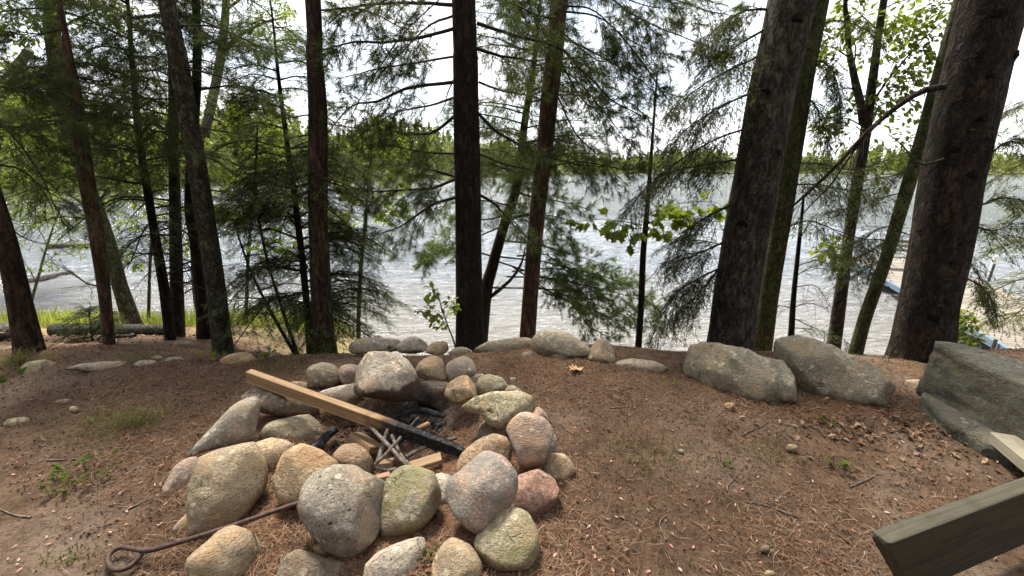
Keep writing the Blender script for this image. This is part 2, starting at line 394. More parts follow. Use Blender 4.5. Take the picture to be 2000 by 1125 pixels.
sx = M.nt.nodes.new('ShaderNodeSeparateXYZ'); M.L(pz, sx.inputs[0])
sh = M.ramp(M.math('ADD', M.math('MULTIPLY', sx.outputs['Y'], 0.04), M.math('MULTIPLY', M.math('SUBTRACT', n1, 0.5), 0.25)), [(0.24, 0.0), (0.62, 1.0)])
c = M.mix(sh, (0.175, 0.158, 0.135), (0.115, 0.128, 0.145))
hh = M.math('ADD', n1, M.math('ADD', M.math('MULTIPLY', n2, 0.32), M.math('MULTIPLY', n3, 0.8)))
o = mb.build('lake_water', M.fin(c, M.bump(hh, 1.0, 0.24)))
tag(o, 'rippled grey lake water, sandy brown by the shore', None, None, 'structure')

# ------------------------------------------------------------------ far forest (one mass beyond the lake)
mb = MB(); V = []; 
def crown_pts(base, h, wd, n, conic):
    t = rng.random(n) ** 0.8; a = rng.random(n) * 2 * math.pi
    r = wd * (np.where(conic, 1 - t * 0.93, np.sqrt(np.clip(1 - (2 * t - 0.9) ** 2, 0.05, 1)))) * np.sqrt(rng.random(n))
    r = r * (1 + 0.3 * np.sin(a * 3 + t * 9))
    return base + np.stack([r * np.cos(a), r * np.sin(a), h * (0.12 + 0.88 * t)], -1)
cl = []
sizes = []
for k in range(1500):
    az = math.radians(rng.uniform(-64, 64)); row = rng.random() ** 1.5 * 40 + 1
    lo_, hi = 40.0, 420.0
    dx, dy = math.sin(az), math.cos(az)
    rr = np.linspace(lo_, hi, 200); fs = far_shore(rr * dx, rr * dy); r0 = rr[np.argmax(fs > 0)] + row
    x, y = r0 * dx, r0 * dy
    h = rng.uniform(6.5, 14.5) * (1 + 0.22 * math.sin(math.degrees(az) * 0.35) ) * (1.12 if az < 0 else 0.93)
    con = rng.random() < 0.45; n = 110 if r0 < 160 else 80
    p = crown_pts(np.array([x, y, gz(x, y)]), h, rng.uniform(1.6, 2.6) if con else rng.uniform(2.4, 4), n, con)
    cl.append(p); sizes.append(np.full(n, 0.55 if r0 < 160 else 0.8))
p = np.concatenate(cl); s_ = np.concatenate(sizes)[:, None]
d1 = nrm(rng.normal(size=p.shape)) * s_; d2 = nrm(np.cross(d1, rng.normal(size=p.shape))) * s_ * 0.8
v = np.stack([p + d1, p - d1 * 0.6 + d2, p - d1 * 0.6 - d2], 1).reshape(-1, 3)
mb.add(v, np.arange(len(v)).reshape(-1, 3))
o = mb.build('far_forest', m_far, None, False)
tag(o, 'mixed green forest lining the far side of the lake', None, None, 'stuff')

n = 9000  # unseen leaf mass added behind the camera to block sky light
p = np.stack([rng.uniform(-18, 18, n), -3.5 - 7 * rng.random(n) ** 1.3, 0.2 + 6.5 * rng.random(n)], -1)
s_ = rng.uniform(0.25, 0.5, (len(p), 1))
d1 = nrm(rng.normal(size=p.shape)) * s_; d2 = nrm(np.cross(d1, rng.normal(size=p.shape))) * s_ * 0.8
mb = MB(); v = np.stack([p + d1, p - d1 * 0.6 + d2, p - d1 * 0.6 - d2], 1).reshape(-1, 3); mb.add(v, np.arange(len(v)).reshape(-1, 3))
o = mb.build('light_blocker', foliage('blocker_foliage', (0.02, 0.035, 0.014), (0.045, 0.07, 0.022), 0.2), None, False)
tag(o, 'unseen dark green leaf mass added behind the terrace to block light', None, None, 'stuff')

# ------------------------------------------------------------------ trees
def ru(n): return nrm(rng.normal(size=(n, 3)))
def needles_pine(mb, p, d, K=20, ln=(0.055, 0.10), wd=0.0032):
    n = len(p)
    if n == 0: return
    p = np.repeat(p, K, 0); d = np.repeat(d, K, 0); m = len(p)
    nd = nrm(d * rng.uniform(0.35, 1.1, (m, 1)) + ru(m) * 0.72)
    L_ = rng.uniform(*ln, (m, 1)); b = p - d * rng.uniform(0, 0.06, (m, 1))
    s = nrm(np.cross(nd, ru(m))) * wd * 0.5
    tip = b + nd * L_; tip[:, 2] -= 0.1 * L_[:, 0]
    v = np.stack([b + s, b - s, tip], 1).reshape(-1, 3)
    mb.add(v, np.arange(len(v)).reshape(-1, 3))
def needles_spray(mb, p, d, L_, side, step=0.0062, ln=(0.016, 0.028), wd=0.0066, flat=0.8):
    if len(p) == 0: return
    cnt = np.maximum((L_ / step).astype(int), 3); idx = np.repeat(np.arange(len(p)), cnt); m = len(idx)
    t = rng.random(m)[:, None] * L_[idx][:, None]
    b = p[idx] + d[idx] * t; b[:, 2] -= 0.25 * t[:, 0] ** 2 / np.maximum(L_[idx], 0.05) * 0.5
    sg = np.where(rng.random(m) < 0.5, -1, 1)[:, None]
    nd = nrm(d[idx] * 0.55 + side[idx] * sg * flat + ru(m) * (0.25 if flat > 0.6 else 0.6))
    l = rng.uniform(*ln, (m, 1)); s = nrm(np.cross(nd, ru(m) * 0.5 + np.array([0, 0, 1]))) * wd * 0.5
    v = np.stack([b + s, b - s, b + nd * l], 1).reshape(-1, 3)
    mb.add(v, np.arange(len(v)).reshape(-1, 3))
MAPLE = np.array([[0, 0], [0.18, -0.05], [0.42, 0.12], [0.30, 0.30], [0.62, 0.48], [0.34, 0.60], [0.22, 0.72], [0, 1.0],
                  [-0.22, 0.72], [-0.34, 0.60], [-0.62, 0.48], [-0.30, 0.30], [-0.42, 0.12], [-0.18, -0.05]])
OVAL = np.array([[0, 0], [0.28, 0.35], [0.22, 0.72], [0, 1.0], [-0.22, 0.72], [-0.28, 0.35]])
def leaves(mb, p, d, size=(0.05, 0.08), shape=OVAL, droop=0.3):
    n = len(p)
    if n == 0: return
    d = nrm(d + ru(n) * 0.7 - np.array([0, 0, droop])); up = nrm(np.array([0, 0, 1.0]) + ru(n) * 0.75)
    s = nrm(np.cross(d, up)); nn = np.cross(s, d); L_ = rng.uniform(*size, (n, 1))
    k = len(shape); cx = p + d * L_ * 0.42 
    vv = [cx - nn * L_ * 0.05]
    for a, b in shape: vv.append(p + s * a * L_ + d * b * L_ + nn * abs(a) * L_ * 0.25)
    v = np.stack(vv, 1).reshape(-1, 3)
    t = np.array([[0, 1 + i, 1 + (i + 1) % k] for i in range(k)])
    mb.add(v, (t[None] + (np.arange(n) * (k + 1))[:, None, None]).reshape(-1, 3))

class Tree:
    def __init__(s, name, label, cat, path, widths, bk, extend=9.0, sides=18, bump=0.10, group='trees on the bank'):
        """path: (px,py,dist) from base to top; widths in photograph pixels"""
        pts = np.array([P(*q) for q in path]); dep = np.array([q[2] / ray(q[0], q[1])[1] for q in path])
        rad = np.array(widths) * dep / F / 2 * np.array([1 / math.sqrt(1 + ((q[0] - 1000) / F) ** 2) for q in path])
        b = pts[0].copy(); g0 = gz(b[0], b[1])
        if b[2] > g0 - 0.05:
            dirn = (pts[1] - pts[0]); dirn = dirn / dirn[2]
            nb = b + dirn * (g0 - 0.12 - b[2]) * np.array([0.4, 0.4, 1]); pts = np.vstack([nb, pts]); rad = np.concatenate([[rad[0] * 1.12], rad])
        if extend:
            dirn = nrm(pts[-1] - pts[-2]); dirn = nrm(dirn + np.array([0, 0, 0.6])); ex = max(extend - pts[-1][2], 0.5)
            pts = np.vstack([pts, pts[-1] + dirn * ex * 0.5, pts[-1] + dirn * ex]); rad = np.concatenate([rad, [rad[-1] * 0.75, rad[-1] * 0.35]])
        L_ = np.linalg.norm(np.diff(pts, axis=0), axis=1).sum()
        n = int(min(max(L_ / 0.07, 12), 150)); s.path = spline(pts, n); s.rad = np.interp(np.linspace(0, 1, n), np.linspace(0, 1, len(pts)), rad)
        zz = s.path[:, 2] - s.path[0, 2]
        s.rad = s.rad * (1 + 0.16 * np.exp(-zz / 0.12))
        s.base = s.path[0].copy()
        s.o = thing(name, label, cat, s.base, group)
        m = MB(); m.tube(s.path, s.rad, sides, bump, 5.0, True, random.randint(0, 99))
        s.trunk = m.build('trunk', BK[bk], s.o)
    def at_z(s, z):
        i = int(np.clip(np.searchsorted(s.path[:, 2], z), 1, len(s.path) - 1)); return s.path[i], s.rad[i]
    def bough(s, pts3, kind='pine', r0=0.012, n2=14, L2=0.35, dens=1.0, mat=None, start=0.15, wood=None, ang=(35, 70), name='limb', droop=0.25, K=20, wd=0.0033):
        pts3 = np.asarray(pts3, float)
        n = max(8, int(np.linalg.norm(np.diff(pts3, axis=0), axis=1).sum() / 0.08))
        path = spline(pts3, n); wig = 0.012 * np.cumsum(rng.normal(size=path.shape), 0) * np.linspace(0, 1, n)[:, None] ** 0.5
        path = path + wig * np.array([1, 1, 0.8]) * 0.5
        wm = MB(); wm.tube(path, np.linspace(r0, r0 * 0.25, n), 6, 0.15, 20)
        tg = nrm(np.gradient(path, axis=0)); tp, td = [path[-1]], [tg[-1]]; sp, sd_, sl_, ss_ = [], [], [], []
        up = np.array([0, 0, 1.0])
        for k in range(int(n2 * dens)):
            t = start + (1 - start) * (k + rng.random()) / max(int(n2 * dens), 1); i = min(int(t * (n - 1)), n - 2)
            T = tg[i]; S = nrm(np.cross(T, up)); S = S * (1 if k % 2 else -1)
            phi = rng.normal() * (0.9 if kind in ('pine', 'leaf', 'maple', 'bare') else 0.35); S = S * math.cos(phi) + up * math.sin(phi)
            a = math.radians(rng.uniform(*ang)); D = T * math.cos(a) + S * math.sin(a)
            ln = L2 * (1.0 - 0.55 * t) * rng.uniform(0.55, 1.2)
            m = 5; u = np.linspace(0, 1, m)[:, None]
            q = path[i] + D * ln * u + np.array([0, 0, -droop * ln]) * u ** 2 + np.cumsum(rng.normal(size=(m, 3)), 0) * 0.02 * ln * 2
            rr = max(r0 * 0.32 * (1 - 0.5 * t), 0.0018)
            wm.tube(q, np.linspace(rr, 0.0012, m), 3, 0, 1, False)
            qt = nrm(np.gradient(q, axis=0))
            sp.append(q[0] + 0.15 * (q[-1] - q[0])); dd = q[-1] - sp[-1]; l_ = np.linalg.norm(dd); sd_.append(dd / l_); sl_.append(l_); ss_.append(nrm(np.cross(dd / l_, up) + 1e-6))
            n3 = max(2, int(ln / (0.055 if kind in ('pine', 'bare') else 0.04)))
            for j in range(n3):
                tt = 0.2 + 0.8 * (j + rng.random()) / n3; b = q[0] * 0 + np.array([np.interp(tt, u[:, 0], q[:, c_]) for c_ in range(3)])
                Tq = qt[min(int(tt * m), m - 1)]; S3 = nrm(np.cross(Tq, up) + 1e-6) * (1 if j % 2 else -1)
                ph = rng.normal() * (0.8 if kind in ('pine', 'bare', 'leaf', 'maple') else 0.25); S3 = S3 * math.cos(ph) + up * math.sin(ph)
                a3 = math.radians(rng.uniform(30, 60)); D3 = nrm(Tq * math.cos(a3) + S3 * math.sin(a3) + np.array([0, 0, -0.12]))
                l3 = ln * rng.uniform(0.18, 0.45) * (1.1 - 0.6 * tt) + 0.025
                e = b + D3 * l3
                if kind in ('pine', 'bare') or j % 2 == 0: wm.tube(np.stack([b, b + D3 * l3 * 0.5 + rng.normal(size=3) * 0.006, e]), [0.0016, 0.0013, 0.001], 3, 0, 1, False)
                tp.append(e); td.append(D3)
                if kind in ('leaf', 'maple'): tp.append(b + D3 * l3 * 0.5); td.append(D3)
                sp.append(b); sd_.append(D3); sl_.append(l3); ss_.append(nrm(np.cross(D3, up) + 1e-6))
            tp.append(q[-1]); td.append(qt[-1])
        lo = wm.build(name, wood or m_twig, s.o)
        if kind == 'bare': return lo
        fm = MB(); tp, td = np.array(tp), np.array(td)
        if kind == 'pine': needles_pine(fm, tp, td, K, wd=wd); nm, mt = 'needles', mat or m_needle
        elif kind in ('spruce', 'hemlock'):
            needles_spray(fm, np.array(sp), np.array(sd_), np.array(sl_), np.array(ss_), flat=0.8 if kind == 'hemlock' else 0.55)
            nm, mt = 'needles', mat or (m_spruce if kind == 'spruce' else m_hemlock)
        elif kind == 'leaf': leaves(fm, tp, td); nm, mt = 'leaves', mat or m_leaf
        else: leaves(fm, tp, td, (0.06, 0.10), MAPLE); nm, mt = 'leaves', mat or m_leaf
        fo = fm.build(nm, mt, lo, False)
        tag(fo, None, None, None, 'stuff')
        return lo
    def knot(s, x, y, r_):                   # a branch scar on the side of the trunk that faces the clearing
        rr = ray(x, y)
        for d in np.arange(1.5, 6.0, 0.01):
            q = CAM + rr * (d / rr[1]); c, r = s.at_z(q[2])
            if np.hypot(*(q - c)[:2]) < r * 1.0: break
        else: return
        n = nrm((q - c) * np.array([1, 1, 0.0])); R_ = r_ * d / rr[1] / F
        m = MB(); m.tube([q - n * 0.03, q + n * R_ * 0.03, q + n * R_ * 0.12 - np.array([0, 0, R_ * 0.1])], [R_ * 1.0, R_ * 0.8, R_ * 0.25], 10, 0.25, 30); m.build('knot', BK['scar'], s.o)
    def px(s, pts, **k):                     # bough through photograph points (x, y[, dist])
        ds = [q[2] if len(q) > 2 else None for q in pts]; ii = [i for i, q in enumerate(ds) if q is not None]
        dd = np.interp(range(len(pts)), ii, [ds[i] for i in ii])
        return s.bough([P(q[0], q[1], d) for q, d in zip(pts, dd)], **k)
    def auto(s, n, z0, z1, ln, droop=0.3, rise=0.1, az=None, **k):
        for i in range(n):
            t = (i + rng.random()) / n; z = z0 + (z1 - z0) * t; p, r = s.at_z(z)
            a = rng.uniform(0, 2 * math.pi) if az is None else rng.uniform(*az)
            l = rng.uniform(*ln) if not callable(ln) else ln(t) * rng.uniform(0.75, 1.2)
            d = np.array([math.cos(a), math.sin(a), 0])
            pts = [p + d * r * 0.5, p + d * l * 0.5 + np.array([0, 0, rise * l * 0.5]), p + d * l + np.array([0, 0, (rise - droop) * l])]
            s.bough(pts, r0=0.006 + 0.006 * l, **k)


# ---- the trees, from the left of the bank to the right
t = Tree('pine_tree', 'thick leaning brown pine trunk rising beside the grassy shore edge', 'tree',
         [(62, 706, 3.1), (38, 590, 3.1), (8, 460, 3.1), (-40, 300, 3.1)], [66, 54, 48, 44], 'brown', 8)
L0 = t
for a in ([(-35, 320, 3.1), (40, 330), (90, 370), (150, 405, 3.6)], [(-40, 240, 3.1), (40, 250), (110, 235), (170, 262, 3.3)],
          [(-55, 150, 3.1), (20, 175), (80, 180), (150, 160, 3.5)], [(-50, 200, 3.1), (30, 270), (70, 330), (110, 420, 3.0)]):
    t.px(a, kind='pine', n2=18, L2=0.42, r0=0.010)
t.px([(5, 430, 3.1), (40, 460), (90, 475), (125, 470, 3.4)], kind='bare', n2=9, L2=0.3, r0=0.006)
t.auto(5, 2.8, 5.5, (0.8, 1.4), kind='pine', n2=12, L2=0.45)

t = Tree('pine_tree', 'slim reddish brown pine trunk curving up beside the low hemlock bush', 'tree',
         [(216, 701, 3.5), (205, 580, 3.5), (190, 470, 3.5), (168, 340, 3.5), (150, 200, 3.5), (130, 90, 3.5), (116, 0, 3.5)], [25, 27, 32, 36, 28, 20, 12], 'red', 6.5)
L1 = t
t.px([(125, 55, 3.5), (80, 65), (30, 62), (-20, 75, 3.2)], kind='pine', n2=16, L2=0.3, r0=0.008)
t.px([(140, 120, 3.5), (80, 150), (20, 140, 3.3)], kind='pine', n2=16, L2=0.32, r0=0.008)
t.px([(165, 205, 3.5), (230, 207), (290, 222, 3.4)], kind='pine', n2=14, L2=0.3, r0=0.007)
t.px([(170, 290, 3.5), (250, 296), (330, 300, 3.4)], kind='bare', n2=12, L2=0.3, r0=0.006)
t.px([(150, 150, 3.5), (200, 160), (270, 150, 3.7)], kind='pine', n2=14, L2=0.3, r0=0.007)
t.px([(180, 430, 3.5), (120, 425), (60, 440), (20, 430, 3.3)], kind='bare', n2=10, L2=0.3, r0=0.006)
t.px([(200, 560, 3.5), (165, 552), (130, 530), (92, 514, 3.4)], kind='bare', n2=6, L2=0.25, r0=0.009, wood=m_twig_g)

t = Tree('birch_tree', 'mossy grey leaning trunk with mottled base behind the reddish pine', 'tree',
         [(262, 640, 6.3), (235, 560, 6.3), (205, 450, 6.3), (160, 330, 6.3), (122, 200, 6.3), (102, 60, 6.3), (92, -30, 6.3)], [40, 32, 30, 34, 38, 36, 32], 'moss', 11)
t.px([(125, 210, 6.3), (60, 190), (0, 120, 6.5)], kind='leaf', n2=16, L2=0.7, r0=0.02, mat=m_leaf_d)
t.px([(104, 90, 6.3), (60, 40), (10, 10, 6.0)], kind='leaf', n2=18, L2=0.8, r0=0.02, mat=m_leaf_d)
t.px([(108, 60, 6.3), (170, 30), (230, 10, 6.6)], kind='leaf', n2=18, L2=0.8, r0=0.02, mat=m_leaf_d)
t.px([(190, 400, 6.3), (240, 330), (300, 260, 6.8)], kind='leaf', n2=18, L2=0.9, r0=0.02)
t.auto(5, 4.0, 8, (1.2, 2.0), kind='leaf', n2=18, L2=0.9, mat=m_leaf_d)

t = Tree('broken_snag', 'pale broken dead trunk leaning among the pine boughs', 'dead tree',
         [(-160, 420, 9), (-40, 270, 9), (10, 165, 9), (58, 97, 9)], [34, 30, 28, 22], 'pale', 0, 10)

t = Tree('pine_tree', 'thin dark pine stem with bushy needle crown beside the straight grey spruce trunk', 'tree',
         [(336, 692, 4.2), (320, 560, 4.2), (296, 420, 4.2), (272, 270, 4.2), (258, 120, 4.2), (250, 10, 4.2)], [24, 22, 19, 16, 12, 9], 'dark', 4.2)
t.auto(46, 1.2, 4.0, lambda u: 1.0 - 0.25 * u, kind='pine', n2=17, L2=0.40, droop=0.25, rise=0.15, K=22)
t.auto(12, 0.2, 1.2, (0.35, 0.7), kind='bare', n2=10, L2=0.3)

t = Tree('spruce_tree', 'straight grey brown spruce trunk with dead lower twigs between two dark stems', 'tree',
         [(348, 688, 4.7), (345, 560, 4.7), (342, 420, 4.7), (340, 330, 4.7), (337, 150, 4.7), (330, 20, 4.7)], [32, 28, 25, 22, 18, 12], 'big', 5)
t.auto(16, -0.1, 1.1, (0.4, 0.8), kind='bare', n2=12, L2=0.35, droop=0.5)
t.auto(22, 0.6, 3.6, lambda u: 1.0 - 0.3 * u, kind='hemlock', n2=24, L2=0.42, droop=0.35)

t = Tree('spruce_tree', 'blackened trunk standing close behind the lichen covered leaning trunk', 'tree',
         [(405, 692, 4.6), (398, 600, 4.6), (384, 480, 4.6), (372, 400, 4.6), (378, 250, 4.6), (385, 80, 4.6)], [42, 32, 28, 24, 24, 18], 'dark', 6)
t.auto(8, 2.0, 4.5, (0.8, 1.3), kind='pine', n2=14, L2=0.4)

t = Tree('pine_tree', 'leaning trunk with grey green lichen patches left of the board and fire ring', 'tree',
         [(438, 694, 3.6), (425, 590, 3.6), (408, 470, 3.6), (392, 370, 3.6), (368, 230, 3.6), (345, 100, 3.6), (324, -5, 3.6)], [44, 40, 40, 41, 41, 40, 37], 'moss', 9, 22)
L5 = t
t.px([(372, 245, 3.6), (430, 258), (500, 268), (560, 262, 3.3)], kind='pine', n2=14, L2=0.3, r0=0.008)
t.px([(385, 300, 3.6), (430, 318), (470, 345), (540, 365, 3.4)], kind='bare', n2=14, L2=0.3, r0=0.007)
t.px([(398, 370, 3.6), (450, 378), (510, 410), (560, 450, 3.4)], kind='bare', n2=12, L2=0.3, r0=0.007)
t.px([(350, 130, 3.6), (430, 150), (510, 185), (560, 190, 3.4)], kind='pine', n2=14, L2=0.32, r0=0.008)
t.px([(340, 50, 3.6), (420, 55), (500, 90), (560, 100, 3.4)], kind='pine', n2=16, L2=0.34, r0=0.008)
t.px([(335, 70, 3.6), (270, 60), (200, 80, 3.9)], kind='pine', n2=16, L2=0.34, r0=0.008)
t.px([(360, 190, 3.6), (300, 195), (230, 180), (190, 200, 3.8)], kind='pine', n2=16, L2=0.34, r0=0.008)
t.px([(385, 320, 3.6), (320, 310), (250, 330, 3.8)], kind='pine', n2=14, L2=0.34, r0=0.007)
t.auto(9, 3.2, 6.5, (0.9, 1.8), kind='pine', n2=14, L2=0.5)

t = Tree('maple_tree', 'pale forked trunk with bare upper limbs beyond the pines', 'tree',
         [(385, 540, 9.5), (388, 400, 9.5), (400, 270, 9.5), (415, 195, 9.5), (432, 105, 9.5), (442, -10, 9.5)], [24, 22, 21, 20, 19, 16], 'pale', 8, 12)
t.px([(431, 112, 9.5), (460, 75), (500, 48), (560, 28, 9.8)], kind='leaf', n2=14, L2=0.9, r0=0.06, start=0.45, wood=BK['pale'], mat=m_leaf)
for a in ([(440, 20, 9.5), (500, -20), (560, -40, 9)], [(410, 230, 9.5), (470, 250), (520, 235, 9.0)], [(405, 260, 9.5), (340, 240), (280, 215, 9.3)],
          [(400, 300, 9.5), (470, 330), (540, 320, 9)], [(395, 330, 9.5), (330, 330), (250, 300, 9.3)], [(395, 380, 9.5), (470, 390), (560, 360, 8.6)]):
    t.px(a, kind='leaf', n2=18, L2=1.0, r0=0.03)

t = Tree('hemlock_tree', 'thin dark hemlock stem with tiered drooping sprays over the water', 'tree',
         [(606, 692, 4.2), (596, 560, 4.2), (580, 420, 4.2), (562, 290, 4.2), (545, 160, 4.2), (535, 60, 4.2)], [15, 14, 13, 11, 8, 5], 'dark', 2.9, 10)
t.auto(50, -0.25, 1.6, lambda u: 1.0 - 0.2 * u, kind='hemlock', n2=28, L2=0.46, droop=0.35, rise=0.1)
t.auto(28, 1.2, 2.7, lambda u: 0.85 - 0.5 * u, kind='hemlock', n2=20, L2=0.34, droop=0.3, rise=0.15)
for a in ([(600, 560, 4.2), (660, 560), (720, 575), (775, 598, 4.1)], [(600, 620, 4.2), (660, 625), (710, 650), (740, 672, 4.0)],
          [(590, 480, 4.2), (650, 480), (700, 490), (745, 520, 4.2)], [(585, 430, 4.2), (650, 430), (715, 460, 4.3)], [(575, 380, 4.2), (650, 370), (720, 395, 4.4)],
          [(590, 500, 4.2), (520, 510), (460, 540, 4.1)], [(595, 570, 4.2), (530, 580), (470, 620, 4.1)], [(575, 400, 4.2), (510, 410), (450, 440, 4.3)]):
    t.px(a, kind='hemlock', n2=26, L2=0.36, r0=0.007, droop=0.3)

t = Tree('dead_sapling', 'slender leafless sapling crossing in front of the hemlock sprays', 'sapling',
         [(580, 690, 4.0), (550, 600, 4.0), (520, 500, 4.0), (500, 380, 4.0), (503, 250, 4.0)], [8, 7, 6, 5, 3], 'dark', 0, 6)
t.auto(12, -0.1, 1.6, (0.25, 0.6), kind='bare', n2=8, L2=0.25)
t = Tree('dead_sapling', 'slender leafless sapling leaning towards the lichen covered trunk', 'sapling',
         [(575, 690, 4.3), (535, 620, 4.3), (490, 530, 4.3), (455, 430, 4.3)], [8, 7, 5, 3], 'dark', 0, 6)
t.auto(10, -0.2, 1.2, (0.25, 0.6), kind='bare', n2=8, L2=0.25)

t = Tree('pine_tree', 'furrowed brown trunk with a kink and knot, behind the end of the board', 'tree',
         [(634, 692, 3.7), (628, 600, 3.7), (622, 450, 3.7), (621, 300, 3.7), (620, 200, 3.7), (613, 100, 3.7), (611, -5, 3.7)], [52, 42, 39, 38, 38, 33, 32], 'brown', 9, 22)
L7 = t
t.px([(630, 240, 3.7), (700, 250), (760, 262), (820, 235, 3.9)], kind='pine', n2=12, L2=0.25, r0=0.006)
t.auto(8, 3.0, 6.5, (0.9, 1.8), kind='pine', n2=14, L2=0.5)
t.px([(625, 20, 3.7), (700, 20), (790, 60), (850, 110, 3.5)], kind='pine', n2=14, L2=0.35, r0=0.007)

# lit broad-leaved saplings down the bank behind the hemlock
t = Tree('maple_sapling', 'sunlit yellow green maple sapling beyond the kinked brown trunk', 'sapling',
         [(700, 640, 6.4), (705, 520, 6.4), (715, 420, 6.4), (722, 330, 6.4), (728, 280, 6.4)], [9, 8, 7, 5, 3], 'green', 0, 8)
for a in ([(715, 400, 6.4), (680, 370), (650, 330, 6.2)], [(718, 380, 6.4), (760, 360), (800, 340, 6.2)], [(720, 340, 6.4), (690, 300), (660, 270, 6.4)],
          [(722, 320, 6.4), (760, 300), (790, 285, 6.4)], [(726, 300, 6.4), (730, 270), (740, 250, 6.3)], [(712, 420, 6.4), (680, 410), (640, 400, 6.6)],
          [(715, 410, 6.4), (750, 405), (790, 400, 6.5)]):
    t.px(a, kind='maple', n2=11, L2=0.34, r0=0.006)
t = Tree('maple_sapling', 'sunlit leafy sapling showing between the lichen trunk and the hemlock', 'sapling',
         [(480, 640, 7), (485, 500, 7), (495, 380, 7), (500, 260, 7)], [8, 7, 6, 3], 'green', 0, 8)
for a in ([(490, 440, 7), (440, 420), (420, 380, 6.8)], [(492, 420, 7), (540, 400), (580, 390, 6.8)], [(495, 370, 7), (450, 330), (420, 300, 7)],
          [(496, 340, 7), (540, 310), (585, 290, 7)], [(498, 300, 7), (480, 260), (460, 235, 7)], [(500, 280, 7), (530, 250), (560, 230, 7)], [(485, 500, 7), (530, 480), (570, 470, 7)]):
    t.px(a, kind='maple', n2=11, L2=0.42, r0=0.006)
t = Tree('maple_sapling', 'sunlit leafy sapling filling the gap behind the thin dark pine stem', 'sapling',
         [(290, 640, 7.5), (292, 540, 7.5), (298, 430, 7.5), (300, 330, 7.5)], [8, 7, 6, 3], 'green', 0, 8)
for a in ([(292, 520, 7.5), (250, 490), (215, 460, 7.3)], [(293, 500, 7.5), (330, 470), (370, 450, 7.3)], [(296, 450, 7.5), (250, 420), (210, 380, 7.5)],
          [(297, 430, 7.5), (340, 400), (385, 390, 7.4)], [(298, 380, 7.5), (260, 350), (225, 320, 7.5)], [(299, 350, 7.5), (335, 320), (370, 300, 7.5)]):
    t.px(a, kind='leaf', n2=13, L2=0.5, r0=0.006)
t = Tree('shore_willow', 'sparse sunlit leafy shrub arching over the water by the grassy shore', 'shrub',
         [(60, 600, 9.5), (75, 540, 9.5), (95, 470, 9.5), (120, 400, 9.5)], [8, 7, 5, 3], 'pale', 0, 8)
for a in ([(70, 550, 9.5), (40, 500), (0, 460, 9.2)], [(80, 520, 9.5), (120, 490), (170, 480, 9.2)], [(95, 480, 9.5), (60, 430), (20, 400, 9.5)],
          [(100, 460, 9.5), (140, 430), (180, 420, 9.3)], [(110, 430, 9.5), (90, 390), (60, 350, 9.4)], [(118, 410, 9.5), (150, 380), (190, 370, 9.4)]):
    t.px(a, kind='leaf', n2=10, L2=0.6, r0=0.008)
t = Tree('maple_tree', 'bright leafy tree on the shore seen past the leaning brown pine', 'tree',
         [(-60, 590, 13), (-40, 480, 13), (-20, 380, 13), (0, 280, 13), (20, 200, 13)], [16, 14, 12, 9, 5], 'pale', 0, 8)
for k in range(16):
    y0 = rng.uniform(230, 420); t.px([(-10 - (y0 - 280) * 0.12, y0, 13), (rng.uniform(0, 80), y0 - 30, 13), (rng.uniform(40, 230), y0 - rng.uniform(30, 90), rng.uniform(12, 14))], kind='leaf', n2=14, L2=1.1, r0=0.015)

# centre
t = Tree('pine_tree', 'thick straight dark pine trunk standing beside the rock rim behind the fire ring', 'tree',
         [(918, 676, 4.0), (917, 560, 4.0), (914, 400, 4.0), (911, 250, 4.0), (909, 120, 4.0), (906, -5, 4.0)], [56, 52, 50, 49, 49, 47], 'dark', 10, 26)
C1 = t
for a, k in (([(890, 55, 4.0), (800, 75), (700, 80), (630, 95, 3.6)], 22), ([(888, 10, 4.0), (790, 8), (690, 15), (640, 45, 3.8)], 18),
          ([(890, 160, 4.0), (800, 172), (740, 200), (690, 212), (650, 260, 3.8)], 22), ([(890, 225, 4.0), (840, 257), (760, 252), (680, 250, 4.2)], 18),
          ([(890, 350, 4.0), (840, 368), (760, 372), (700, 375, 3.9)], 24), ([(892, 385, 4.0), (845, 400), (790, 440), (725, 462, 4.1)], 24),
          ([(890, 345, 4.0), (840, 330), (770, 320), (700, 330, 4.6)], 16),
          ([(932, 45, 4.0), (1000, 65), (1090, 88), (1140, 130), (1200, 188), (1270, 225, 3.7)], 24), ([(932, 220, 4.0), (980, 262), (1060, 300), (1130, 322), (1190, 330, 4.3)], 22),
          ([(932, 95, 4.0), (980, 110), (1040, 120), (1080, 150, 4.4)], 16), ([(935, 380, 4.0), (970, 400), (1010, 440), (1050, 470, 4.3)], 14)):
    t.px(a, kind='pine', n2=int(k * 1.5), L2=0.42, r0=0.016, start=0.2, K=24)
for a, k in (([(890, 110, 4.0), (820, 120), (740, 130), (660, 150, 3.7)], 26), ([(890, 300, 4.0), (830, 300), (760, 285), (690, 300, 3.9)], 24), ([(888, -30, 4.0), (800, -20), (720, 10), (650, 30, 3.8)], 28),
             ([(888, 190, 4.0), (830, 210), (770, 225), (700, 280, 3.8)], 22), ([(888, 30, 4.0), (840, 50), (780, 110), (740, 150, 4.2)], 22), ([(932, -20, 4.0), (990, 0), (1050, 30), (1120, 40, 3.8)], 26),
             ([(935, 160, 4.0), (990, 180), (1050, 190), (1110, 220, 4.2)], 22), ([(935, 300, 4.0), (985, 320), (1040, 330), (1090, 360, 4.2)], 20)):
    t.px(a, kind='pine', n2=k, L2=0.42, r0=0.011, start=0.2)
t.px([(868, -10, 3.8), (780, 75), (720, 165), (690, 230), (685, 330, 3.6)], kind='bare', n2=14, L2=0.3, r0=0.006)
t.px([(888, 150, 4.0), (875, 180), (870, 210), (850, 240, 3.9)], kind='bare', n2=6, L2=0.2, r0=0.008)
t.auto(12, 3.0, 7.5, (1.0, 2.0), kind='pine', n2=16, L2=0.5)

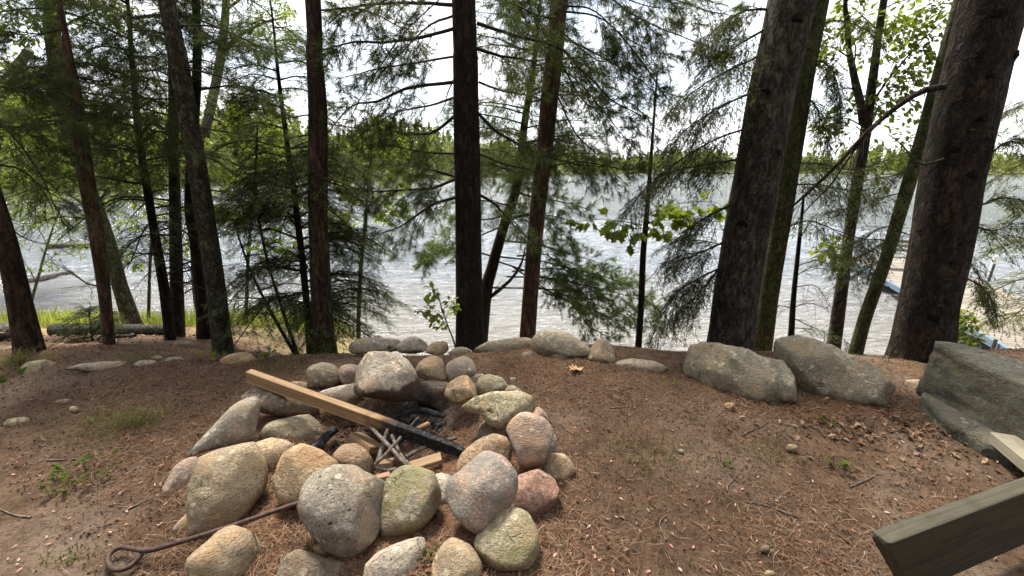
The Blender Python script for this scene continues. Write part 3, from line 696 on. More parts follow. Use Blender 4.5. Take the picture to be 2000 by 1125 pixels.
t = Tree('pine_tree', 'slim reddish scaly pine trunk leaning right beside the dark pine trunk', 'tree',
         [(1030, 664, 4.3), (1037, 560, 4.3), (1048, 430, 4.3), (1060, 320, 4.3), (1074, 180, 4.3), (1092, -5, 4.3)], [31, 31, 31, 32, 34, 35], 'red', 9, 22)
for a, k in (([(1090, 190, 4.3), (1127, 263), (1175, 310), (1222, 360, 4.2)], 10), ([(1150, -40, 4.3), (1237, 32), (1330, 72), (1430, 108, 4.0)], 24),
             ([(1095, 60, 4.3), (1140, 100), (1180, 120), (1210, 100, 4.0)], 14), ([(1090, 20, 4.3), (1180, 40), (1260, 130), (1300, 200, 4.0)], 18),
             ([(1080, 90, 4.3), (1150, 210), (1220, 195), (1290, 260, 3.9)], 16), ([(1100, -30, 4.3), (1180, -20), (1260, 10), (1340, 20, 4.0)], 24), ([(1098, 10, 4.3), (1160, 20), (1230, 80), (1330, 120, 4.2)], 24), ([(1085, 130, 4.3), (1130, 160), (1200, 240), (1250, 300, 4.0)], 20), ([(1150, -60, 4.3), (1260, -20), (1370, 20), (1440, 30, 4.1)], 24), ([(1090, 70, 4.3), (1170, 110), (1260, 170), (1340, 200, 4.1)], 20), ([(1065, 330, 4.3), (1120, 315), (1200, 325), (1260, 345, 4.0)], 14)):
    t.px(a, kind='pine', n2=int(k * 1.5), L2=0.40, r0=0.009, start=0.3, K=24)
t.auto(8, 3.0, 7, (0.9, 1.8), kind='pine', n2=14, L2=0.5)

t = Tree('white_pine', 'bushy white pine growing lower on the bank between two trunks', 'tree',
         [(948, 580, 5.8), (962, 520, 5.8), (985, 440, 5.8), (1008, 370, 5.8), (1018, 300, 5.8), (1026, 230, 5.8), (1042, 130, 5.8), (1052, 40, 5.8)], [24, 22, 20, 19, 17, 14, 10, 6], 'dark', 4.5, 14)
t.auto(48, 1.3, 4.3, lambda u: 1.2 - 0.65 * u, kind='pine', n2=20, L2=0.45, droop=0.1, rise=0.2, K=18, wd=0.0038)
t.auto(12, 0.6, 1.7, (0.9, 1.3), kind='pine', n2=16, L2=0.42, droop=0.15, rise=0.15, K=18, wd=0.0038)
t.px([(942, 592, 5.8), (985, 556), (1012, 520), (1024, 480, 5.7)], kind='bare', n2=8, L2=0.3, r0=0.035, wood=BK['dark'])
for a, k in (([(985, 470, 5.8), (1060, 480), (1130, 500), (1200, 520, 5.5)], 26), ([(970, 510, 5.8), (1060, 540), (1150, 580), (1240, 625, 5.3)], 34), ([(965, 500, 5.8), (1060, 512), (1150, 535), (1230, 560), (1285, 600, 5.2)], 34), ([(955, 562, 5.8), (1050, 564), (1130, 572), (1210, 600), (1290, 640, 5.0)], 34),
             ([(1000, 520, 5.8), (1080, 575), (1150, 605), (1230, 625, 5.2)], 26), ([(1010, 500, 5.8), (1070, 500), (1120, 540), (1180, 530, 5.4)], 26),
             ([(990, 540, 5.8), (1080, 545), (1170, 565), (1260, 590, 4.8)], 30), ([(1000, 530, 5.8), (1090, 525), (1180, 550), (1250, 555, 5.6)], 30), ([(1060, 570, 5.6), (1140, 600), (1220, 640, 4.8)], 24), ([(1050, 560, 5.6), (1110, 590), (1150, 640), (1190, 660, 5.0)], 16), ([(960, 500, 5.8), (900, 488), (850, 500), (822, 522, 5.4)], 26),
             ([(985, 440, 5.8), (910, 470), (860, 480), (835, 495, 5.5)], 22), ([(985, 430, 5.8), (1050, 420), (1090, 450), (1130, 490, 5.4)], 22),
             ([(1005, 375, 5.8), (1060, 390), (1110, 400), (1150, 415, 5.6)], 18), ([(990, 420, 5.8), (940, 430), (900, 420), (870, 450, 5.6)], 16)):
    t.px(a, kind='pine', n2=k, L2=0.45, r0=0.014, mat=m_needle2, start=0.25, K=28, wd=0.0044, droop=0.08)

t = Tree('leafy_shrub', 'small bright green shrub sprouting from the rim beside the dark pine trunk', 'shrub',
         [(888, 672, 3.7), (876, 640, 3.7), (862, 600, 3.7), (853, 562, 3.7)], [3.5, 3, 2.5, 1.5], 'pale', 0, 6)
for a in ([(876, 640, 3.7), (858, 622), (815, 600, 3.7)], [(866, 612, 3.7), (850, 604), (835, 598, 3.6)], [(860, 590, 3.7), (852, 575), (852, 560, 3.7)], [(870, 625, 3.7), (880, 600), (885, 585, 3.8)]):
    t.px(a, kind='leaf', n2=5, L2=0.10, r0=0.003)

t = Tree('maple_sapling', 'slim dark maple sapling with a band of lobed leaves by the rim rocks', 'sapling',
         [(1245, 702, 4.2), (1252, 600, 4.2), (1256, 500, 4.2), (1262, 430, 4.2), (1272, 300, 4.2), (1284, 140, 4.2)], [14, 13, 13, 11, 7, 3], 'dark', 0, 10)
for a, k in (([(1258, 440, 4.2), (1210, 432), (1160, 430), (1105, 440, 4.2)], 7), ([(1258, 445, 4.2), (1230, 450), (1190, 455, 4.0)], 6), ([(1260, 440, 4.2), (1300, 425), (1345, 430, 4.0)], 9),
             ([(1260, 430, 4.2), (1290, 440), (1310, 455, 4.3)], 8), ([(1260, 420, 4.2), (1320, 400), (1390, 395), (1420, 410, 4.4)], 9)):
    t.px(a, kind='maple', n2=k, L2=0.16, r0=0.005)
t.px([(1254, 468, 4.2), (1230, 470), (1215, 450, 4.2)], kind='bare', n2=5, L2=0.15, r0=0.005)
t.px([(1275, 250, 4.2), (1300, 230), (1330, 235, 4.0)], kind='bare', n2=8, L2=0.25, r0=0.004)
t.px([(1280, 180, 4.2), (1250, 165), (1220, 190, 4.0)], kind='bare', n2=8, L2=0.25, r0=0.004)

# right
t = Tree('spruce_tree', 'large grey barked spruce trunk behind the flat topped boulder', 'tree',
         [(1424, 690, 3.45), (1440, 560, 3.45), (1462, 430, 3.45), (1487, 290, 3.45), (1512, 150, 3.45), (1548, -5, 3.45)], [96, 92, 92, 96, 98, 104], 'grey', 10, 32, 0.08)
R2 = t
for a, k in (([(1480, 110, 3.45), (1420, 140), (1360, 175), (1300, 230, 3.2)], 30), ([(1470, 180, 3.45), (1400, 210), (1340, 250), (1290, 300, 3.4)], 32),
             ([(1460, 250, 3.45), (1390, 275), (1310, 325), (1250, 380), (1215, 430, 3.3)], 36), ([(1450, 310, 3.45), (1390, 320), (1320, 335), (1270, 355, 3.6)], 28),
             ([(1430, 400, 3.45), (1385, 420), (1350, 440), (1310, 480, 3.6)], 24), ([(1420, 470, 3.45), (1370, 490), (1330, 495), (1290, 515, 3.6)], 28),
             ([(1415, 520, 3.45), (1365, 545), (1320, 580), (1270, 690, 3.5)], 34), ([(1420, 500, 3.45), (1380, 560), (1340, 610), (1310, 640, 3.8)], 26),
             ([(1515, 20, 3.45), (1450, 20), (1390, 60), (1350, 100, 3.8)], 28), ([(1490, 60, 3.45), (1440, 90), (1400, 110, 4.0)], 22)):
    t.px(a, kind='spruce', n2=int(k * 1.7), L2=0.38, r0=0.010, droop=0.75)
t.px([(1420, 480, 3.5), (1370, 470), (1320, 470), (1290, 490, 4.1)], kind='spruce', n2=20, L2=0.3, r0=0.006, mat=m_spruce_y)
t.auto(12, 3.0, 7.5, (1.0, 2.0), kind='spruce', n2=20, L2=0.5)
for (x, y, r) in ((1492, 185, 14), (1555, 40, 16), (1448, 440, 12), (1520, 300, 10)):
    t.knot(x, y, r)

t = Tree('spruce_tree', 'green mossy trunk half hidden behind the large grey spruce', 'tree',
         [(1484, 690, 4.3), (1500, 580, 4.3), (1520, 460, 4.3), (1542, 310, 4.3), (1568, 160, 4.3), (1600, -5, 4.3)], [46, 42, 42, 46, 46, 44], 'green', 8, 18)
for a, k in (([(1575, 130, 4.3), (1610, 120), (1640, 170), (1650, 250, 4.1)], 28), ([(1560, 190, 4.3), (1590, 200), (1610, 240), (1625, 280, 4.2)], 22),
             ([(1545, 320, 4.3), (1600, 320), (1660, 330), (1720, 320, 4.2)], 30), ([(1535, 360, 4.3), (1600, 360), (1670, 370), (1730, 365, 4.0)], 30),
             ([(1590, 50, 4.3), (1640, 40), (1690, 60), (1720, 90, 4.4)], 24), ([(1525, 450, 4.3), (1580, 430), (1630, 450), (1690, 470, 4.2)], 18)):
    t.px(a, kind='spruce', n2=int(k * 1.7), L2=0.38, r0=0.009, droop=0.75)
t.auto(6, 3.0, 6.5, (0.9, 1.8), kind='spruce', n2=18, L2=0.5)

t = Tree('dead_sapling', 'thin dead spruce pole with curved bare twigs behind the speckled boulder', 'sapling',
         [(1544, 668, 4.5), (1550, 580, 4.5), (1560, 480, 4.5), (1570, 380, 4.5)], [14, 11, 9, 5], 'dark', 0, 8)
for a in ([(1548, 602, 4.5), (1580, 592), (1610, 602), (1622, 595, 4.3)], [(1548, 602, 4.5), (1520, 596), (1480, 610, 4.4)], [(1552, 560, 4.5), (1590, 560), (1612, 600, 4.4)],
          [(1556, 520, 4.5), (1600, 510), (1640, 540), (1650, 580, 4.3)], [(1560, 470, 4.5), (1590, 420), (1590, 480, 4.4)], [(1546, 620, 4.5), (1590, 640), (1620, 650, 4.4)]):
    t.px(a, kind='bare', n2=12, L2=0.25, r0=0.007, droop=0.5)
t.px([(1553, 540, 4.5), (1590, 520), (1640, 510), (1680, 500, 4.3)], kind='hemlock', n2=22, L2=0.25, r0=0.005)
t.px([(1547, 640, 4.5), (1590, 645), (1640, 660), (1650, 690, 4.2)], kind='hemlock', n2=20, L2=0.22, r0=0.005)

t = Tree('maple_tree', 'slim forked maple trunk between the mossy spruce and a leaning trunk', 'tree',
         [(1628, 680, 4.8), (1640, 590, 4.8), (1655, 480, 4.8), (1672, 370, 4.8), (1690, 260, 4.8), (1708, 130, 4.8), (1728, -10, 4.8)], [30, 28, 25, 25, 24, 19, 17], 'grey', 8, 14)
t.px([(1686, 240, 4.8), (1672, 170), (1655, 100), (1638, 10), (1630, -60, 4.8)], kind='bare', n2=8, L2=0.4, r0=0.045, wood=BK['grey'])
t.px([(1704, 200, 4.8), (1740, 150), (1800, 80), (1860, 20, 4.6)], kind='leaf', n2=24, L2=0.5, r0=0.014, mat=m_leaf_d, start=0.1)
for a in ([(1690, 230, 4.8), (1730, 200), (1790, 180), (1830, 140, 4.9)], [(1710, 100, 4.8), (1760, 60), (1820, 30, 5)], [(1655, 110, 4.8), (1620, 90), (1590, 110, 5)],
          [(1715, 60, 4.8), (1680, 30), (1650, 0, 5)], [(1690, 250, 4.8), (1650, 230), (1610, 250, 5.0)], [(1720, 20, 4.8), (1770, 0), (1850, -20, 4.9)], [(1680, 330, 4.8), (1740, 310), (1780, 270, 4.9)]):
    t.px(a, kind='leaf', n2=17, L2=0.42, r0=0.008, mat=m_leaf_d if a[0][1] % 20 else m_leaf)
t.px([(1660, 500, 4.8), (1620, 480), (1590, 500, 4.7)], kind='maple', n2=8, L2=0.2, r0=0.005)

t = Tree('spruce_tree', 'smooth slender trunk leaning right in front of the dock', 'tree',
         [(1670, 695, 4.4), (1690, 620, 4.4), (1725, 520, 4.4), (1762, 400, 4.4), (1795, 290, 4.4), (1832, 160, 4.4), (1880, -10, 4.4)], [30, 28, 28, 30, 32, 34, 36], 'green', 7, 16)
for a, k in (([(1770, 375, 4.4), (1720, 385), (1660, 400), (1610, 410, 4.2)], 26), ([(1740, 470, 4.4), (1690, 470), (1640, 490), (1600, 500, 4.3)], 24),
             ([(1730, 500, 4.4), (1690, 530), (1650, 550, 4.2)], 20), ([(1745, 460, 4.4), (1700, 490), (1660, 510), (1620, 520, 4.6)], 22), ([(1750, 440, 4.4), (1710, 450), (1670, 480), (1640, 500, 4.1)], 22), ([(1785, 330, 4.4), (1740, 345), (1690, 350, 4.6)], 18), ([(1745, 450, 4.4), (1790, 460), (1820, 490, 4.5)], 16)):
    t.px(a, kind='hemlock', n2=int(k * 1.5), L2=0.36, r0=0.008, droop=0.5, mat=m_spruce)

t = Tree('spruce_tree', 'massive dark trunk with branch scars beside the big squared rock', 'tree',
         [(1796, 715, 3.05), (1812, 600, 3.05), (1838, 470, 3.05), (1858, 350, 3.05), (1890, 200, 3.05), (1944, -10, 3.05)], [132, 122, 132, 136, 146, 158], 'big', 10, 40, 0.07)
R6 = t
t.px([(1850, 168, 2.9), (1790, 185), (1700, 252), (1620, 335), (1545, 400), (1505, 428, 3.3)], kind='bare', n2=14, L2=0.35, r0=0.022, wood=BK['big'], start=0.3)
t.px([(1740, 215, 3.0), (1690, 268), (1630, 350), (1580, 400), (1550, 440, 3.2)], kind='bare', n2=10, L2=0.3, r0=0.010)
t.px([(1845, 310, 2.95), (1800, 320), (1770, 290), (1735, 262, 3.2)], kind='bare', n2=8, L2=0.3, r0=0.010)
for a, k, mt in (([(1935, 300, 3.0), (1970, 280), (2020, 270, 2.8)], 20, m_spruce), ([(1915, 400, 3.05), (1960, 390), (2010, 400, 2.9)], 22, m_spruce),
             ([(1880, 540, 3.05), (1920, 560), (1950, 620, 2.9)], 24, m_spruce), ([(1900, 440, 3.05), (1940, 450), (1990, 430, 3.0)], 22, m_spruce), ([(1875, 480, 3.05), (1905, 520), (1930, 560, 3.1)], 18, m_spruce)):
    t.px(a, kind='spruce', n2=k, L2=0.3, r0=0.008, droop=0.5, mat=mt)
t.auto(12, 2.8, 7.5, (1.0, 2.0), kind='spruce', n2=20, L2=0.5)
for k, (x, y, r) in enumerate(((1945, 35, 20), (1905, 115, 20), (1985, 110, 14), (1935, 150, 9), (1917, 235, 13), (1888, 260, 14), (1865, 297, 13), (1897, 345, 15), (1795, 450, 12), (1872, 480, 14), (1860, 515, 11), (1820, 625, 12), (1835, 300, 10))):
    t.knot(x, y, r)

t = Tree('spruce_sapling', 'sunlit pale green spruce boughs drooping over the dock by the squared rock', 'sapling',
         [(2120, 720, 4.2), (2110, 560, 4.2), (2090, 420, 4.2), (2075, 260, 4.2)], [22, 18, 14, 8], 'green', 4, 10)
for a in ([(2100, 480, 4.2), (2030, 470), (1970, 480), (1935, 492, 4.4)], [(2105, 540, 4.2), (2030, 540), (1960, 560), (1915, 590, 4.4)], [(2110, 600, 4.2), (2040, 610), (1970, 620), (1900, 640, 4.6)],
          [(2090, 400, 4.2), (2020, 400), (1960, 440, 4.1)], [(2085, 300, 4.2), (2020, 310), (1960, 340, 4.1)], [(2110, 570, 4.2), (2040, 580), (1990, 600), (1950, 640, 4.0)], [(2080, 200, 4.2), (2020, 190), (1975, 220, 4)]):
    t.px(a, kind='spruce', n2=30, L2=0.36, r0=0.008, droop=0.35, mat=m_spruce_y)
t = Tree('leafy_shrub', 'small light green shrub between the massive trunk and the squared rock', 'shrub',
         [(1862, 690, 4.4), (1864, 660, 4.4), (1866, 635, 4.4), (1868, 615, 4.4)], [4, 3, 2.5, 2], 'pale', 0, 6)
t.auto(14, P(1862, 680, 4.4)[2], P(1868, 618, 4.4)[2], (0.10, 0.22), kind='leaf', n2=6, L2=0.12, rise=0.4)

t = Tree('hemlock_bush', 'low dark hemlock bush in front of the fallen pale log', 'bush',
         [(185, 690, 4.2), (180, 660, 4.2), (176, 630, 4.2), (174, 605, 4.2)], [6, 5, 4, 2], 'dark', 0, 6)
t.auto(20, P(185, 688, 4.2)[2], P(174, 608, 4.2)[2], lambda u: 0.42 - 0.25 * u, kind='hemlock', n2=16, L2=0.2, droop=0.2, rise=0.3)

# ------------------------------------------------------------------ stones
def ico(sub):
    bm = bmesh.new(); bmesh.ops.create_icosphere(bm, subdivisions=sub, radius=1.0); bm.verts.index_update()
    v = np.array([q.co[:] for q in bm.verts]); t = np.array([[a.index for a in f.verts] for f in bm.faces]); bm.free(); return v, t
ICO = {k: ico(k) for k in (3, 4, 5)}
def outline_radius(poly, c, th):
    poly = np.asarray(poly, float) - c; a = np.arctan2(poly[:, 1], poly[:, 0]); 
    # dense samples along the closed smooth outline
    n = len(poly); q = np.vstack([poly[-1:], poly, poly[:2]]); s_ = np.linspace(0, n, 240, endpoint=False); i = s_.astype(int); f = (s_ - i)[:, None]
    A, B, C, D = q[i], q[i + 1], q[i + 2], q[(i + 3) % len(q)]
    D = np.where((i + 3 < len(q))[:, None], D, poly[2 % n])
    lin = B * (1 - f) + C * f; cat = 0.5 * (2 * B + (C - A) * f + (2 * A - 5 * B + 4 * C - D) * f ** 2 + (3 * B - A - 3 * C + D) * f ** 3)
    d = 0.4 * lin + 0.6 * cat; aa = np.arctan2(d[:, 1], d[:, 0]); rr = np.hypot(d[:, 0], d[:, 1]); o_ = np.argsort(aa)
    aa, rr = aa[o_], rr[o_]
    return np.interp(th, np.concatenate([aa - 2 * math.pi, aa, aa + 2 * math.pi]), np.tile(rr, 3))
def stone(label, poly, mat, base=-0.03, thick=0.75, boxy=0.85, rough=0.05, facets=2, sub=4, group='stones of the fire ring', name='stone', cat='stone', seed=None, tilt=0.0, dist=None, grow=1.10, crag=0.012):
    poly = np.asarray(poly, float); lo_, hi = poly.min(0), poly.max(0); c = (lo_ + hi) / 2
    r = ray(*c); rn = nrm(r); n = -rn
    if tilt: n = nrm(n + np.array([0, 0, tilt]))
    # outline on the plane through unit image depth
    pts = []
    for p in poly:
        q = ray(*p); q = q * ((r @ n) / (q @ n)); pts.append(q - r)
    right = nrm(np.cross(np.array([0, 0, 1.0]), n)); up = np.cross(n, right)
    p2 = np.array([[q @ right, q @ up] for q in pts])
    p2 = p2 * grow; V, T = ICO[sub]; th = np.arctan2(V[:, 1], V[:, 0]); rad = outline_radius(p2, np.zeros(2), th)
    wz = V[:, 2]; rho = np.sqrt(np.clip(1 - wz ** 2, 0, 1)) ** boxy; wz = np.sign(wz) * np.abs(wz) ** (0.5 + 0.5 * boxy)
    sz = thick * 0.5 * min(np.ptp(p2[:, 0]), np.ptp(p2[:, 1]))
    sd = seed if seed is not None else random.randint(0, 9999); rs = np.random.default_rng(sd)
    loc = np.stack([np.cos(th) * rad * rho, np.sin(th) * rad * rho, sz * wz], -1)
    size = np.ptp(p2, axis=0).mean()
    q = loc / size * 2.2 + rs.uniform(-50, 50, 3)
    nn = nrm(loc / np.array([np.ptp(p2[:, 0]), np.ptp(p2[:, 1]), 2 * sz]) ** 2 + 1e-9)
    loc = loc + nn * (size * rough * fbm(q, 3, sd % 97))[:, None] * (0.35 + 0.65 * np.abs(V[:, 2:3])) + nn * (size * (rough * 0.25 + 0.008) * fbm(q * 4, 4, sd % 89))[:, None]
    loc = loc - nn * (size * crag * (1 - np.abs(fbm(q * 1.6, 4, sd % 83))))[:, None] ** 1.0
    for k in range(facets + 3):
        d = nrm(rs.normal(size=3) * np.array([0.75, 0.75, 0.4]) + np.array([0, 0, 1.0])); e = (loc @ d); cut = e.max() * (rs.uniform(0.66, 0.84) if k < facets else rs.uniform(0.82, 0.94))
        over = np.maximum(e - cut, 0); loc = loc - d * (over * 0.85)[:, None]
    off = loc @ np.stack([right, up, n])           # world offsets at unit depth
    k_ = -off[:, 2].min()
    if dist is not None: tt = dist / r[1]
    else: tt = (CAMZ - base) / (-r[2] + k_)
    wv = CAM + r * tt + off * tt
    m = MB(); m.org = CAM + r * tt; m.org[2] = wv[:, 2].min(); m.add(wv, T)
    o = m.build(name, mat)
    return tag(o, label, cat, group)

G = {}
def gm(key, **k): G[key] = k
PAL = dict(
    tan=((0.36, 0.295, 0.215), (0.06, 0.046, 0.034), (0.52, 0.445, 0.33)),
    orange=((0.38, 0.285, 0.190), (0.08, 0.05, 0.036), (0.55, 0.43, 0.30)),
    grey=((0.30, 0.275, 0.235), (0.05, 0.045, 0.038), (0.48, 0.45, 0.395)),
    greyg=((0.285, 0.258, 0.202), (0.05, 0.045, 0.035), (0.44, 0.41, 0.33)),
    pale=((0.42, 0.375, 0.325), (0.08, 0.066, 0.056), (0.62, 0.57, 0.505)),
    pink=((0.37, 0.285, 0.240), (0.08, 0.055, 0.046), (0.52, 0.425, 0.365)),
    red=((0.29, 0.175, 0.140), (0.08, 0.045, 0.037), (0.42, 0.29, 0.24)),
    green=((0.32, 0.293, 0.210), (0.06, 0.054, 0.038), (0.47, 0.435, 0.32)),
    brown=((0.28, 0.205, 0.143), (0.06, 0.042, 0.03), (0.41, 0.315, 0.23)),
    dark=((0.165, 0.140, 0.113), (0.036, 0.03, 0.025), (0.31, 0.27, 0.22)),
    blue=((0.098, 0.100, 0.082), (0.026, 0.026, 0.022), (0.155, 0.155, 0.128)))
def gran(c, **k):
    key = (c, tuple(sorted(k.items())))
    return granite('stone_' + c, *[(q[0] * 1.06, q[1] * 1.0, q[2] * 0.92) for q in PAL[c]], **k)
MOSS = (0.20, 0.185, 0.085)
